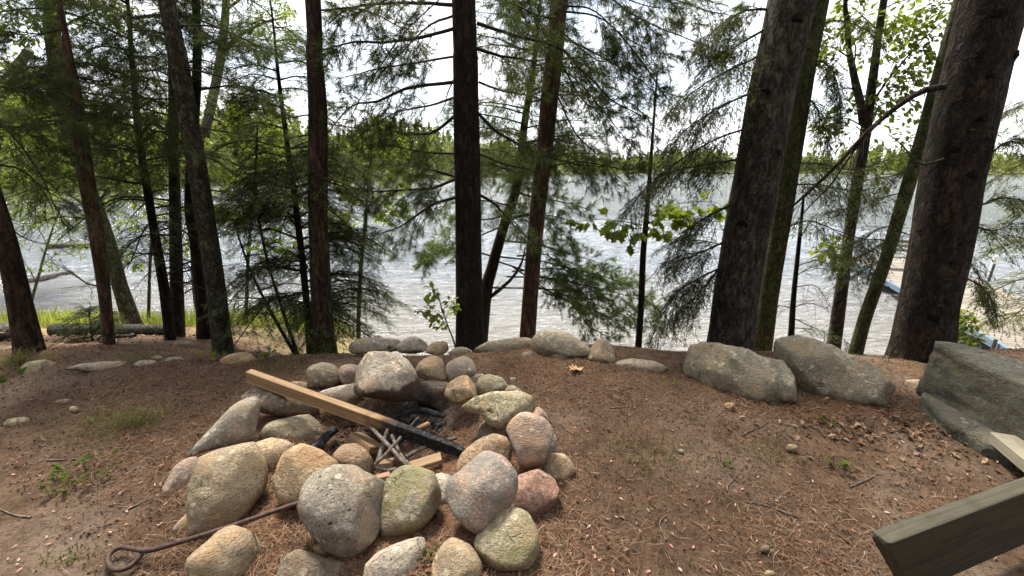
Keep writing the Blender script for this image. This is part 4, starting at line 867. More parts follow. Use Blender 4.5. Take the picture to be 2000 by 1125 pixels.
RING = [
 ('egg shaped grey green stone at the far side of the fire ring', [(598, 735), (606, 717), (628, 709), (650, 713), (664, 730), (662, 746), (640, 757), (612, 754)], gran('greyg'), -0.02, 0.9, 1.0, 0.02, 0),
 ('small pinkish stone wedged beside the egg shaped stone', [(660, 730), (668, 716), (685, 712), (700, 717), (700, 735), (688, 751), (670, 750)], gran('pink'), -0.02, 0.9, 0.8, 0.06, 2),
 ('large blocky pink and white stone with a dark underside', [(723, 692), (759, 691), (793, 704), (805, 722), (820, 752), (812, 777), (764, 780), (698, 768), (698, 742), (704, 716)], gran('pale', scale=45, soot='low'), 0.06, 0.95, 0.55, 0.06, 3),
 ('rounded tan stone next to the blocky pink and white stone', [(843, 696), (862, 703), (872, 739), (848, 744), (824, 738), (811, 727), (822, 706)], gran('tan', scale=40), 0.05, 0.9, 0.8, 0.04, 2),
 ('white speckled rounded stone at the back of the ring', [(908, 697), (931, 710), (928, 727), (908, 741), (884, 744), (872, 730), (874, 713), (890, 701)], gran('pale', scale=80), 0.05, 0.9, 0.85, 0.04, 1),
 ('charred dark grey stone under the rounded tan stone', [(822, 748), (850, 742), (878, 746), (876, 775), (862, 796), (826, 794), (812, 770)], gran('dark'), -0.08, 0.8, 0.8, 0.05, 2),
 ('orange pink stone above the soot blackened hollow', [(910, 735), (924, 746), (932, 762), (927, 776), (893, 788), (870, 771), (877, 750), (894, 738)], gran('orange', scale=55, soot=False), 0.06, 0.9, 0.8, 0.04, 2),
 ('small grey stone tucked behind the yellow green stone', [(915, 745), (922, 734), (940, 731), (952, 738), (948, 752), (928, 756)], gran('grey'), 0.02, 0.9, 0.9, 0.04, 1),
 ('rounded yellow green stone on the right back of the ring', [(956, 732), (980, 739), (991, 756), (986, 769), (960, 775), (938, 772), (931, 754), (940, 737)], gran('green', scale=80), 0.03, 0.9, 0.95, 0.03, 1),
 ('small pale stone peeping out behind the bean shaped stone', [(985, 758), (1000, 753), (1014, 760), (1020, 775), (1000, 782), (984, 775)], gran('green'), 0.02, 0.9, 0.9, 0.04, 1),
 ('big bean shaped grey green stone overhanging the pit', [(932, 776), (963, 768), (1011, 766), (1038, 780), (1042, 804), (1002, 827), (975, 837), (955, 827), (941, 810), (906, 805), (903, 795)], gran('green', scale=50, soot=False), 0.06, 0.85, 0.8, 0.05, 2),
 ('sooty stone standing under the bean shaped stone', [(938, 830), (958, 820), (985, 835), (985, 868), (955, 872), (936, 858)], gran('dark'), -0.08, 0.9, 0.8, 0.05, 2),  # shadow on this grey stone is put into its dark colour
 ('angular pink stone streaked with white leaning on the ring', [(1021, 808), (1045, 812), (1066, 822), (1078, 850), (1066, 888), (1054, 913), (1017, 918), (1009, 883), (992, 842), (1000, 824)], gran('pink', scale=45, band=True), 0.03, 0.8, 0.62, 0.05, 4),
 ('narrow pink stone behind the angular streaked stone', [(1036, 806), (1052, 796), (1066, 808), (1072, 826), (1056, 834), (1040, 824)], gran('pink'), -0.02, 0.9, 0.8, 0.05, 2),
 ('grey stone half hidden behind the angular pink stone', [(1062, 855), (1078, 844), (1088, 862), (1084, 888), (1068, 892)], gran('grey'), -0.02, 0.9, 0.8, 0.05, 2),
 ('oval tan stone outside the ring beside the red stone', [(1060, 905), (1074, 888), (1100, 888), (1116, 903), (1122, 920), (1104, 938), (1078, 938), (1062, 925)], gran('tan', scale=50), -0.04, 0.8, 0.95, 0.03, 1),
 ('long brown pink stone lying along the inner right rim', [(894, 912), (905, 885), (932, 862), (963, 850), (987, 858), (996, 882), (985, 925), (935, 942), (902, 935)], gran('brown', scale=45, soot=False), -0.05, 0.75, 0.85, 0.04, 2),
 ('big grey pink boulder resting on the front right rim', [(944, 886), (980, 894), (1003, 924), (1006, 956), (984, 1008), (945, 1040), (918, 1032), (890, 1003), (873, 964), (876, 945), (902, 920)], gran('pink', scale=75, soot=False, moss=(0.20, 0.19, 0.165), moss_amt=0.7), 0.03, 0.75, 0.85, 0.035, 2),
 ('red granite stone at the outer right of the ring', [(1008, 938), (1030, 926), (1055, 920), (1082, 938), (1090, 962), (1068, 1002), (1042, 1015), (1010, 994)], gran('red', scale=45), -0.05, 0.85, 0.75, 0.06, 3),
 ('squarish yellow green stone at the front right corner', [(980, 998), (1006, 994), (1030, 1005), (1046, 1038), (1049, 1074), (1030, 1105), (982, 1112), (944, 1098), (930, 1060), (940, 1040)], gran('green', scale=80, moss=MOSS, moss_amt=0.4), -0.04, 0.8, 0.75, 0.04, 3),
 ('rounded speckled brown stone in front between two pale stones', [(884, 1053), (918, 1066), (938, 1098), (936, 1128), (900, 1150), (856, 1140), (846, 1112), (851, 1088), (866, 1064)], gran('tan', scale=85), -0.05, 0.85, 0.9, 0.03, 1),
 ('pale stone with dark specks near the front edge of the ring', [(818, 1051), (828, 1066), (818, 1100), (800, 1130), (745, 1152), (715, 1135), (718, 1102), (740, 1080), (772, 1064)], gran('pale', scale=70, spots=0.7), -0.05, 0.85, 0.9, 0.03, 1),
 ('green mossy rounded stone on the front rim', [(800, 913), (843, 926), (857, 960), (854, 990), (830, 1024), (784, 1047), (752, 1047), (746, 1014), (755, 945), (776, 921)], gran('greyg', scale=55, moss=MOSS, moss_amt=0.75, soot=False), -0.03, 0.8, 0.85, 0.03, 2),
 ('pale stone squeezed between the mossy stone and the grey pink boulder', [(846, 935), (862, 926), (886, 936), (892, 970), (880, 1000), (858, 1000), (850, 965)], gran('pale', scale=50, soot=False), -0.06, 0.9, 0.85, 0.04, 1),
 ('big round grey stone with dark spots on the front rim', [(653, 914), (689, 915), (716, 930), (750, 944), (756, 969), (744, 1020), (722, 1057), (680, 1087), (638, 1069), (605, 1033), (588, 996), (596, 957), (617, 930)], gran('grey', scale=95, spots=0.9, soot=False), -0.03, 0.75, 0.9, 0.025, 1, 5),
 ('warm tan rounded stone between the two largest front stones', [(589, 870), (625, 882), (655, 905), (660, 930), (640, 965), (600, 986), (556, 983), (540, 958), (540, 927), (555, 890)], gran('orange', scale=60, soot=False), -0.02, 0.85, 0.8, 0.04, 2),
 ('brown rounded stone on the inner front rim by the sticks', [(652, 892), (670, 872), (694, 869), (716, 882), (732, 914), (724, 932), (690, 940), (660, 920)], gran('brown', scale=45, soot=False), -0.06, 0.85, 0.85, 0.04, 2),
 ('biggest tan grey boulder on the left front of the ring', [(427, 857), (464, 858), (490, 867), (511, 891), (519, 923), (512, 960), (482, 998), (457, 1021), (418, 1036), (376, 1040), (370, 997), (373, 955), (387, 904), (408, 870)], gran('tan', scale=85, soot=False), -0.04, 0.75, 0.85, 0.03, 1, 5),
 ('orange tan stone tucked behind the biggest boulder', [(480, 885), (495, 864), (530, 857), (559, 862), (574, 876), (560, 902), (522, 928), (495, 920)], gran('orange', scale=50, soot=False), -0.05, 0.85, 0.9, 0.04, 1),
 ('long flat grey slab leaning on the left of the ring', [(481, 775), (503, 780), (513, 797), (505, 822), (488, 860), (450, 868), (400, 880), (375, 891), (373, 883), (402, 848), (439, 808), (460, 788)], gran('grey', scale=60, soot=False), 0.02, 0.55, 0.7, 0.03, 2),
 ('long brown grey stone under the upper end of the board', [(474, 777), (495, 760), (522, 754), (565, 762), (602, 778), (619, 800), (600, 813), (545, 813), (512, 804), (488, 792)], gran('dark', scale=45, soot=False), -0.03, 0.8, 0.85, 0.04, 2),
 ('small flat stone showing above the board', [(560, 752), (575, 745), (598, 748), (606, 760), (585, 768), (565, 764)], gran('tan'), -0.02, 0.8, 0.9, 0.04, 1),
 ('white and pink banded stone behind the middle of the board', [(616, 772), (650, 758), (695, 750), (708, 766), (704, 786), (672, 797), (634, 792)], gran('pale', scale=45, band=True, soot=False), 0.0, 0.8, 0.7, 0.05, 3),
 ('smooth grey stone inside the pit with a charred end', [(509, 852), (524, 829), (556, 818), (599, 811), (620, 821), (629, 836), (622, 858), (578, 872), (530, 866)], gran('greyg', scale=35), -0.10, 0.8, 0.8, 0.04, 3),
 ('flat pinkish stone sunk in the ground left of the biggest boulder', [(340, 915), (358, 900), (381, 895), (392, 915), (382, 962), (350, 977), (310, 983), (314, 958)], gran('pink', scale=60), -0.07, 0.5, 0.8, 0.04, 2),
 ('small tan stone at the foot of the biggest boulder', [(337, 1036), (350, 1018), (372, 1000), (388, 1015), (385, 1044), (355, 1046)], gran('tan', scale=60), -0.05, 0.7, 0.85, 0.05, 2),
 ('striped tan stone below the iron poker', [(457, 1030), (493, 1044), (516, 1058), (519, 1076), (506, 1100), (486, 1124), (440, 1142), (384, 1134), (368, 1110), (372, 1088), (400, 1064), (428, 1040)], gran('tan', scale=45, band=True), -0.05, 0.75, 0.85, 0.035, 2),
 ('flat dark slab stone at the front edge of the ring', [(586, 1074), (635, 1090), (680, 1104), (706, 1130), (690, 1165), (560, 1165), (545, 1125), (560, 1092)], gran('dark', scale=90), -0.10, 0.5, 0.85, 0.03, 1),
 ('small brown pebble under the round spotted stone', [(612, 1068), (622, 1063), (640, 1070), (651, 1082), (640, 1090), (620, 1083)], gran('brown', scale=60), -0.02, 0.8, 0.9, 0.04, 1),
]
for s_ in RING:
    lab, poly, mt, b, th, bx, rg, fc = s_[:8]
    stone(lab, poly, mt, b, th, bx, rg, fc, s_[8] if len(s_) > 8 else 4)

RIM = 'rocks edging the terrace'
def rim(label, poly, mt, **k):
    k.setdefault('base', -0.06); stone(label, poly, mt, k.pop('base'), k.pop('thick', 0.8), k.pop('boxy', 0.8), k.pop('rough', 0.05), k.pop('facets', 2), k.pop('sub', 4), RIM, 'rock', 'rock', **k)
ns = dict(soot=False)
rim('long low pale rock on the rim beside the hemlock', [(676, 680), (702, 662), (741, 660), (778, 665), (788, 682), (740, 690), (690, 690)], gran('grey', **ns))
rim('pointed pale rock on the rim next to the long low rock', [(776, 676), (790, 664), (807, 657), (826, 666), (838, 680), (812, 690), (782, 688)], gran('grey', **ns))
rim('small tan rock on the rim beside the leafy shrub', [(833, 688), (840, 674), (853, 667), (871, 669), (876, 684), (858, 694)], gran('tan', **ns))
rim('flat grey green rock at the foot of the dark pine trunk', [(877, 690), (892, 679), (910, 679), (923, 686), (915, 697), (890, 698)], gran('greyg', **ns))
rim('long low rock between the two centre pine trunks', [(926, 688), (951, 668), (990, 662), (1024, 660), (1038, 668), (1028, 684), (970, 694)], gran('greyg', **ns))
rim('big rounded grey rock beside the slim reddish pine', [(1035, 680), (1042, 664), (1056, 651), (1084, 643), (1108, 650), (1135, 669), (1158, 690), (1130, 705), (1075, 702), (1045, 695)], gran('greyg', scale=45, **ns))
rim('rounded pinkish grey rock in front of the big rounded rock', [(1074, 692), (1080, 680), (1094, 675), (1113, 678), (1131, 692), (1122, 706), (1095, 710), (1080, 704)], gran('pink', moss=(0.19, 0.175, 0.15), moss_amt=0.8, **ns))
rim('upright pointed tan rock near the dry oak leaf', [(1150, 702), (1153, 684), (1171, 663), (1188, 670), (1198, 685), (1200, 708), (1175, 714)], gran('tan', **ns), boxy=0.65, facets=3)
rim('little square stone set in the terrace soil', [(1013, 702), (1020, 690), (1038, 687), (1037, 700), (1026, 706)], gran('greyg', **ns), base=-0.03, boxy=0.6)
rim('flat brown stone in front of the big rounded rock', [(1043, 684), (1056, 677), (1078, 681), (1076, 688), (1052, 692)], gran('brown', **ns))
rim('low lichen grey rock below the slim maple sapling', [(1200, 716), (1212, 705), (1240, 701), (1280, 707), (1303, 722), (1270, 732), (1220, 728)], gran('greyg', scale=50, **ns))
rim('flat topped grey boulder in front of the large grey spruce', [(1319, 706), (1330, 688), (1348, 675), (1382, 669), (1432, 675), (1480, 692), (1524, 704), (1541, 730), (1545, 780), (1520, 792), (1470, 788), (1420, 770), (1360, 745), (1326, 728)], gran('greyg', scale=55, moss=(0.13, 0.12, 0.085), moss_amt=0.5, **ns), sub=5, boxy=0.6, facets=5, rough=0.12, base=-0.10, seed=5, crag=0.05)
rim('speckled domed boulder next to the flat topped boulder', [(1500, 700), (1520, 666), (1553, 655), (1600, 663), (1640, 683), (1690, 701), (1732, 737), (1754, 764), (1724, 790), (1680, 796), (1606, 785), (1545, 755), (1512, 730)], gran('greyg', scale=60, spots=0.35, **ns), sub=5, boxy=0.8, facets=3, rough=0.08, base=-0.10, crag=0.035)
rim('flat tan stone between the domed boulder and the massive trunk', [(1752, 752), (1768, 743), (1808, 742), (1826, 752), (1800, 762), (1766, 760)], gran('tan', **ns), thick=0.6)
rim('low rounded tan rock at the foot of the thick leaning pine', [(41, 722), (54, 708), (88, 703), (112, 711), (124, 722), (90, 732), (55, 730)], gran('green', **ns))
rim('long flat pale rock sunk in the rim by the slim reddish pine', [(130, 722), (160, 711), (200, 707), (240, 706), (262, 713), (240, 724), (170, 727)], gran('pale', **ns), thick=0.7)
rim('flat pale rock with a dark end on the rim', [(262, 712), (276, 704), (299, 704), (314, 712), (300, 720), (275, 720)], gran('pale', **ns))
rim('small round grey stone on the rim before the grey spruce trunk', [(295, 703), (301, 696), (312, 694), (322, 701), (316, 708), (302, 708)], gran('grey', **ns))
rim('narrow grey stone on the rim beside the small round stone', [(322, 704), (332, 698), (352, 698), (362, 704), (350, 709), (330, 709)], gran('grey', **ns))
rim('orange brown rock at the foot of the lichen covered trunk', [(432, 704), (445, 694), (464, 689), (482, 688), (495, 697), (501, 709), (470, 716), (440, 712)], gran('orange', scale=40, **ns))
rim('flat grey stone lying in the soil at the far left', [(5, 828), (20, 818), (50, 815), (58, 822), (52, 832), (20, 834)], gran('tan', **ns), base=-0.03, thick=0.5)
rim('thin flat pale stone in the soil left of the grass tufts', [(108, 785), (124, 779), (140, 780), (138, 786), (118, 789)], gran('tan', **ns), base=-0.015, thick=0.6)
rim('pale stone buried in the soil near the slanted timber', [(1762, 925), (1785, 912), (1812, 920), (1822, 934), (1800, 942), (1775, 936)], gran('pale', scale=40, **ns), base=-0.09, thick=0.6)
for lab, x, y, r_, c_ in (('round grey brown pebble near the dry leaf scrap', 1547, 875, 9, 'brown'), ('dark oval pebble in the bare soil', 1494, 1072, 9, 'dark'), ('orange pebble before the flat topped boulder', 1425, 794, 9, 'orange'),
                    ('small pale pebble behind the ring', 1002, 742, 6, 'pale'), ('tiny grey pebble in the soil beside the grass', 1330, 881, 5, 'grey'), ('pale pebble in the soil below the slab', 1503, 1121, 9, 'tan'), ('small tan pebble in the soil by the low plant', 145, 800, 8, 'tan')):
    a = np.linspace(0, 2 * math.pi, 9)[:-1]; stone(lab, np.stack([x + r_ * 1.15 * np.cos(a), y - r_ * 0.85 * np.sin(a)], -1) + rng.uniform(-1, 1, (8, 2)), gran(c_, soot=False), -0.006, 0.9, 0.9, 0.05, 1, 3, 'loose pebbles', 'pebble', 'pebble')

# squared rock, its lower ledge, timbers at the right
def blockrock(label, top, bottom_z, mat, name='rock', shrink=0.04, rough=0.030):
    """top: list of world points of the upper face; extruded down to bottom_z"""
    top = np.array(top); bot = top.copy(); cc = top.mean(0); bot[:, :2] = cc[:2] + (bot[:, :2] - cc[:2]) * (1 + shrink); bot[:, 2] = bottom_z
    bm = bmesh.new()
    for p in np.vstack([top, bot]): bm.verts.new(p)
    r_ = bmesh.ops.convex_hull(bm, input=bm.verts)
    bmesh.ops.dissolve_limit(bm, angle_limit=0.12, verts=bm.verts[:], edges=bm.edges[:])
    bmesh.ops.triangulate(bm, faces=bm.faces)
    for _ in range(5):
        bmesh.ops.subdivide_edges(bm, edges=[e for e in bm.edges if e.calc_length() > 0.03], cuts=1, use_grid_fill=False)
        bmesh.ops.triangulate(bm, faces=bm.faces)
    bm.normal_update(); bm.verts.index_update()
    v = np.array([q.co[:] for q in bm.verts]); n = np.array([q.normal[:] for q in bm.verts]); t_ = [[a.index for a in f.verts] for f in bm.faces]; bm.free()
    v = v + n * (rough * fbm(v * 4, 4, 3) + rough * 0.9 * np.abs(fbm(v * np.array([3, 3, 9]), 3, 8)))[:, None]
    m = MB(); m.org = np.array([cc[0], cc[1], bottom_z]); m.add(v, t_); o = m.build(name, mat)
    return tag(o, label, 'rock', RIM)
zt = 0.42
blockrock('big squared grey green rock slab on a ledge by the massive trunk', [on(1833, 672, zt), on(1876, 676, zt + 0.01), on(2010, 706, zt + 0.02), on(2130, 742, zt), on(2130, 815, zt - 0.03), on(2005, 745, zt - 0.02), on(1922, 708, zt - 0.02), on(1838, 682, zt - 0.02)], 0.08, gran('blue', scale=40, moss=(0.11, 0.105, 0.07), moss_amt=0.45, **ns), shrink=0.05)
zt = 0.10
blockrock('dark flat ledge rock under the big squared slab', [on(1806, 772, zt), on(1830, 760, zt), on(1990, 840, zt), on(1990, 880, zt), on(1925, 872, zt - 0.04), on(1855, 825, zt - 0.02)], -0.1, gran('blue', scale=40, **ns), shrink=0.02)

def timber(name, label, A, B, wv, hv, mat, cat='timber', group=None, cut=0.0, bev=0.004):
    A, B = np.asarray(A), np.asarray(B); m = MB(); m.org = np.array([(A[0] + B[0]) / 2, (A[1] + B[1]) / 2, min(A[2], B[2])])
    ax = (B - A) / 2; m.box((A + B) / 2, ax, wv, hv, bev)
    o = m.build(name, mat, None, False); return tag(o, label, cat, group)
def timber_mat(name, A, B, c1, c2, **k):
    d = nrm(np.asarray(B) - np.asarray(A)); yaw = math.atan2(d[1], d[0]); pit_ = -math.asin(d[2])
    Mw = Mat(name, k.get('rough', 0.8), 0.2)
    # grain along the timber: subtract position, project on the axis
    def dot(vec):
        n = Mw.nt.nodes.new('ShaderNodeVectorMath'); n.operation = 'DOT_PRODUCT'; Mw.L(Mw.tc.outputs['Object'], n.inputs[0]); n.inputs[1].default_value = tuple(float(q) for q in vec); return n.outputs['Value']
    s1 = nrm(np.cross(d, [0, 0, 1.0])); s2 = np.cross(s1, d)
    cb = Mw.nt.nodes.new('ShaderNodeCombineXYZ'); Mw.L(Mw.math('MULTIPLY', dot(d), 2.0), cb.inputs[0]); Mw.L(Mw.math('MULTIPLY', dot(s1), 60.0), cb.inputs[1]); Mw.L(Mw.math('MULTIPLY', dot(s2), 60.0), cb.inputs[2])
    n = Mw.noise(cb.outputs[0], 1.0, 6, 0.65, 0.5); n2 = Mw.noise(Mw.tc.outputs['Object'], 7, 4)
    c = Mw.mix(Mw.ramp(n, [(0.3, 0.0), (0.68, 1.0)]), c1, c2)
    c = Mw.mix(Mw.ramp(n2, [(0.5, 0.0), (0.75, 0.5)]), c, tuple(0.5 * q for q in c1))
    return Mw, c, n, dot(d)
# half burnt board
A, B = on(486, 733, 0.27), on(906, 884, 0.02)
ctr = (A + B) / 2
Mw, c, n, al = timber_mat('board_wood', A, B, (0.18, 0.108, 0.058), (0.38, 0.255, 0.145))
mid = ctr.copy(); mid[2] = min(A[2], B[2])
zoff = float(nrm(B - A) @ (ctr - mid))
u_ = Mw.math('ADD', Mw.math('SUBTRACT', al, zoff), Mw.math('MULTIPLY', Mw.math('SUBTRACT', Mw.noise(Mw.tc.outputs['Object'], 8, 5, 0.7), 0.5), 0.5))
c = Mw.mix(Mw.ramp(u_, [(0.10, 0.0), (0.26, 0.9)]), c, (0.10, 0.052, 0.026))
c = Mw.mix(Mw.ramp(u_, [(0.20, 0.0), (0.33, 1.0)]), c, Mw.mix(Mw.ramp(Mw.noise(Mw.tc.outputs['Object'], 45, 4), [(0.5, 0.0), (0.75, 1.0)]), (0.013, 0.013, 0.014), (0.07, 0.07, 0.072)))
ck = Mw.voro(Mw.tc.outputs['Object'], 42, 'DISTANCE_TO_EDGE')
mt = Mw.fin(c, Mw.bump(Mw.math('ADD', n, Mw.math('MULTIPLY', Mw.ramp(ck, [(0.0, 0.0), (0.12, 1.0)]), Mw.ramp(u_, [(0.22, 0.0), (0.34, 1.2)]))), 0.6, 0.005))
d = nrm(B - A); s1 = nrm(np.cross(d, [0, 0, 1.0])); s2 = np.cross(s1, d)
m = MB(); m.org = mid; prof = []
for sx_, sy_ in ((-1, -1), (1, -1), (1, 1), (-1, 1)):
    for e_ in ((0.86, 1.0), (1.0, 0.90)) if sx_ * sy_ > 0 else ((1.0, 0.90), (0.86, 1.0)): prof.append((sx_ * 0.024 * e_[0], sy_ * 0.037 * e_[1]))
prof = np.array(prof); nr = 60; tt = np.linspace(0, 1, nr); Lb = np.linalg.norm(B - A); rows = []
for t_ in tt:
    base_ = A + (B - A) * t_; q = base_ + prof[:, :1] * s1 + prof[:, 1:] * s2
    er = max(0, (t_ - 0.72) / 0.28); k_ = 1 - 0.16 * er - 0.35 * max(0, (t_ - 0.93) / 0.07) ** 2
    nz = fbm(q * 26, 3, 4)[:, None] * (0.004 + 0.10 * er * 0.3) * (1 if er else 0.25)
    rows.append(base_ + (q - base_) * k_ * (1 + nz * 6))
rows = np.array(rows); m.quadgrid(rows.reshape(-1, 3), nr, 8, True)
for e_ in (0, nr - 1): m.add(np.vstack([rows[e_], rows[e_].mean(0)[None]]), [[i, (i + 1) % 8, 8] for i in range(8)])
tag(m.build('board', mt, None, False), 'long tan wooden board lying across the ring, burnt black at one end', 'board')

# weathered timbers
A, B = on(1738, 1062, 0.37), on(2000, 963, 0.37)
B = A + (B - A) * 1.6
Mw, c, n, al = timber_mat('weathered_timber', A, B, (0.036, 0.032, 0.021), (0.085, 0.076, 0.052))
mt = Mw.fin(c, Mw.bump(n, 0.4, 0.004))
d = nrm(B - A); s1 = nrm(np.cross([0, 0, 1.0], d)); m = MB(); Lb = np.linalg.norm(B - A)
vv = []
for th_ in (0.0, 0.048):
    for (u, z_) in ((0.0, 0.37), (Lb, 0.37), (Lb, 0.08), (0.22, 0.08), (0.0, 0.350)): q = A + d * u + s1 * th_; vv.append(np.array([q[0], q[1], z_]))
hull(m, np.array(vv)); m.org = np.array([(A[0] + B[0]) / 2, (A[1] + B[1]) / 2, min(q[2] for q in vv)])
o = m.build('timber', mt, None, False)
bv = o.modifiers.new('bevel', 'BEVEL'); bv.width = 0.009; bv.segments = 3
tag(o, 'thick green grey weathered timber with a slanted cut end', 'timber')
A, B = on(1968, 858, 0.11), on(2120, 980, 0.11)
Mw, c, n, al = timber_mat('grey_timber', A, B, (0.20, 0.175, 0.125), (0.32, 0.29, 0.215)); mt = Mw.fin(c, Mw.bump(n, 0.4, 0.004))
d = nrm(B - A); s1 = nrm(np.cross(d, [0, 0, 1.0])); s2 = np.cross(s1, d)
timber('timber', 'pale grey timber end lying on a short block by the squared rock', A, B, s1 * 0.075, s2 * 0.03, mt, 'timber')
A, B = on(1943, 882, 0.03), on(2060, 920, 0.03)
timber('timber', 'short rough brown block under the pale grey timber', A, B, nrm(np.cross(nrm(B - A), [0, 0, 1.0])) * 0.05, np.array([0, 0, 0.04]), mt, 'timber')

# iron poker
iron = Mat('rusty_iron', 0.65, 0.4); v = iron.noise(iron.vec(), 60, 5); mt = iron.fin(iron.mix(iron.ramp(v, [(0.35, 0.0), (0.65, 1.0)]), (0.035, 0.022, 0.018), (0.10, 0.055, 0.038)), iron.bump(v, 0.4, 0.002)); iron.p.inputs['Metallic'].default_value = 0.3
pp = [on(604, 976, 0.16), on(560, 990, 0.145), on(450, 1028, 0.11), on(340, 1062, 0.075), on(290, 1075, 0.055), on(262, 1072, 0.045), on(236, 1069, 0.04), on(215, 1081, 0.035), on(211, 1098, 0.03), on(224, 1112, 0.03), on(246, 1110, 0.03), on(263, 1098, 0.03), on(278, 1081, 0.04)]
q = spline(pp, 90); m = MB(); m.org = q[60].copy(); m.org[2] = 0.0; m.tube(q, 0.0095, 10, 0.05, 40)
tag(m.build('fire_poker', mt), 'rusty iron fire poker with a looped handle leaning on the ring', 'poker')

# sticks, kindling and charred wood in the pit
stk = Mat('stick_bark', 0.9, 0.15); v = stk.noise(stk.vec(), 50, 5); m_stick = stk.fin(stk.mix(stk.ramp(v, [(0.35, 0.0), (0.65, 1.0)]), (0.06, 0.045, 0.036), (0.20, 0.165, 0.135)), stk.bump(v, 0.5, 0.003))
charm = Mat('charcoal', 0.8, 0.2); v = charm.noise(charm.vec(), 30, 5); m_char = charm.fin(charm.mix(charm.ramp(v, [(0.45, 0.0), (0.7, 1.0)]), (0.012, 0.012, 0.013), (0.09, 0.095, 0.10)), charm.bump(v, 0.7, 0.006))
def stick(label, pts, r_, mt=None, name='stick', g_='kindling sticks in the pit'):
    q = spline(pts, 14); q = q + np.cumsum(rng.normal(size=q.shape), 0) * 0.0012
    m = MB(); m.org = q.mean(0); m.org[2] = q[:, 2].min(); m.tube(q, np.linspace(r_, r_ * 0.8, 14), 8, 0.12, 25)
    return tag(m.build(name, mt or m_stick), label, 'stick', g_)
stick('crooked grey stick running out from under the board to the mossy stone', [on(722, 832, 0.09), on(762, 872, 0.085), on(790, 905, 0.05), on(800, 918, 0.02)], 0.011)
stick('pale smooth stick standing steeply against the board', [on(736, 910, 0.0), on(745, 870, 0.05), on(757, 835, 0.11)], 0.013)
stick('dark stick lying diagonally over the kindling pile', [on(733, 906, 0.03), on(760, 884, 0.075), on(785, 855, 0.11)], 0.010)
stick('short dark stick lying flat before the kindling pile', [on(733, 911, 0.015), on(755, 917, 0.01), on(782, 915, 0.01)], 0.012)
stick('straight stick crossing below the board towards the mossy stone', [on(765, 850, 0.08), on(785, 890, 0.045), on(812, 925, 0.01)], 0.009)
stick('grey stick poking out above the board', [on(800, 838, 0.04), on(810, 825, 0.07), on(818, 816, 0.10)], 0.008)
stick('grey stick half under the charred end of the board', [on(792, 893, 0.01), on(820, 878, 0.02), on(848, 868, 0.02), on(890, 855, 0.01)], 0.012)
stick('blackened branch at the back of the pit', [on(770, 812, -0.02), on(820, 800, 0.01), on(870, 815, -0.02)], 0.020, m_char)
stick('ash grey charred log piece beside the smooth grey stone', [on(612, 880, -0.04), on(632, 858, -0.01), on(655, 838, 0.0)], 0.028, m_char)
def chip(label, a, b, wd, th, c1, c2, roll=0.0, cat='wood piece'):
    A, B = np.asarray(a), np.asarray(b); Mw, c, n, al = timber_mat('kindling_wood', A, B, c1, c2); mt = Mw.fin(c, Mw.bump(n, 0.5, 0.003))
    d = nrm(B - A); s1 = nrm(np.cross(d, [0, 0, 1.0])); s2 = np.cross(s1, d); s1, s2 = s1 * math.cos(roll) + s2 * math.sin(roll), s2 * math.cos(roll) - s1 * math.sin(roll)
    return timber('kindling', label, A, B, s1 * wd, s2 * th, mt, cat, 'split wood in the pit', bev=0.003)
chip('flat tan piece of split wood beside the charred board end', on(800, 912, 0.01), on(862, 893, 0.03), 0.032, 0.010, (0.18, 0.115, 0.065), (0.30, 0.205, 0.12))
chip('brown split wood chunk behind the inner brown stone', on(695, 850, 0.0), on(735, 880, 0.0), 0.045, 0.02, (0.15, 0.09, 0.05), (0.26, 0.17, 0.10), 0.5)
chip('short tan wood block under the sticks', on(742, 908, 0.0), on(768, 905, 0.0), 0.03, 0.018, (0.16, 0.10, 0.06), (0.27, 0.185, 0.115), 0.3)
chip('reddish bark piece under the charred board', on(788, 868, 0.01), on(816, 858, 0.02), 0.022, 0.008, (0.16, 0.08, 0.055), (0.24, 0.13, 0.09), 0.2)
chip('tan wood scrap behind the charred board', on(812, 838, 0.0), on(838, 826, 0.01), 0.022, 0.008, (0.26, 0.15, 0.08), (0.36, 0.23, 0.13), 0.4)
chip('small reddish wood chunk between the front rim stones', on(735, 935, 0.0), on(762, 928, 0.0), 0.02, 0.012, (0.22, 0.12, 0.08), (0.32, 0.20, 0.13), 0.2)

# pipe stake, logs
pv = Mat('grey_plastic', 0.5).fin((0.36, 0.35, 0.33))
b = P(531, 704, 3.25); m = MB(); m.org = b; tpp = P(524, 675, 3.25); m.tube([b - np.array([0, 0, 0.08]), tpp], 0.014, 12); m.tube([tpp - np.array([0, 0, 0.012]), tpp + np.array([0, 0, 0.004])], 0.019, 12)
tag(m.build('pipe_stake', pv), 'short grey plastic pipe standing in the ground by the rim', 'pipe')
def log(label, a, b, r_, bk, hollow=False, name='fallen_log', sag=0.0):
    q = spline([a, (np.asarray(a) + b) / 2 + np.array([0, 0, sag]), b], 16); m = MB(); m.org = q.mean(0); m.org[2] = q[:, 2].min() - r_
    m.tube(q, np.linspace(r_, r_ * 0.85, 16), 12, 0.12, 6); o = m.build(name, BK[bk])
    tag(o, label, 'log', 'logs on the shore')
    if hollow:
        h = MB(); dd = nrm(q[0] - q[1]); h.tube([q[0] - dd * 0.03, q[0] + dd * 0.008], r_ * 0.8, 12); h.build('hollow_end', m_char, o)
    return o
def onlog(px, d, up=0.07):
    r = ray(px, 650); x = r[0] / r[1] * d; return np.array([x, d, gz(x, d) + up])
log('fallen pale log with a black hollow end behind the leaning pine', onlog(105, 4.9, 0.09), onlog(330, 5.1, 0.08), 0.085, 'pale', True)
log('dark rotting log on the slope at the far left', onlog(-60, 4.1, 0.05), onlog(30, 4.2, 0.05), 0.06, 'dark')
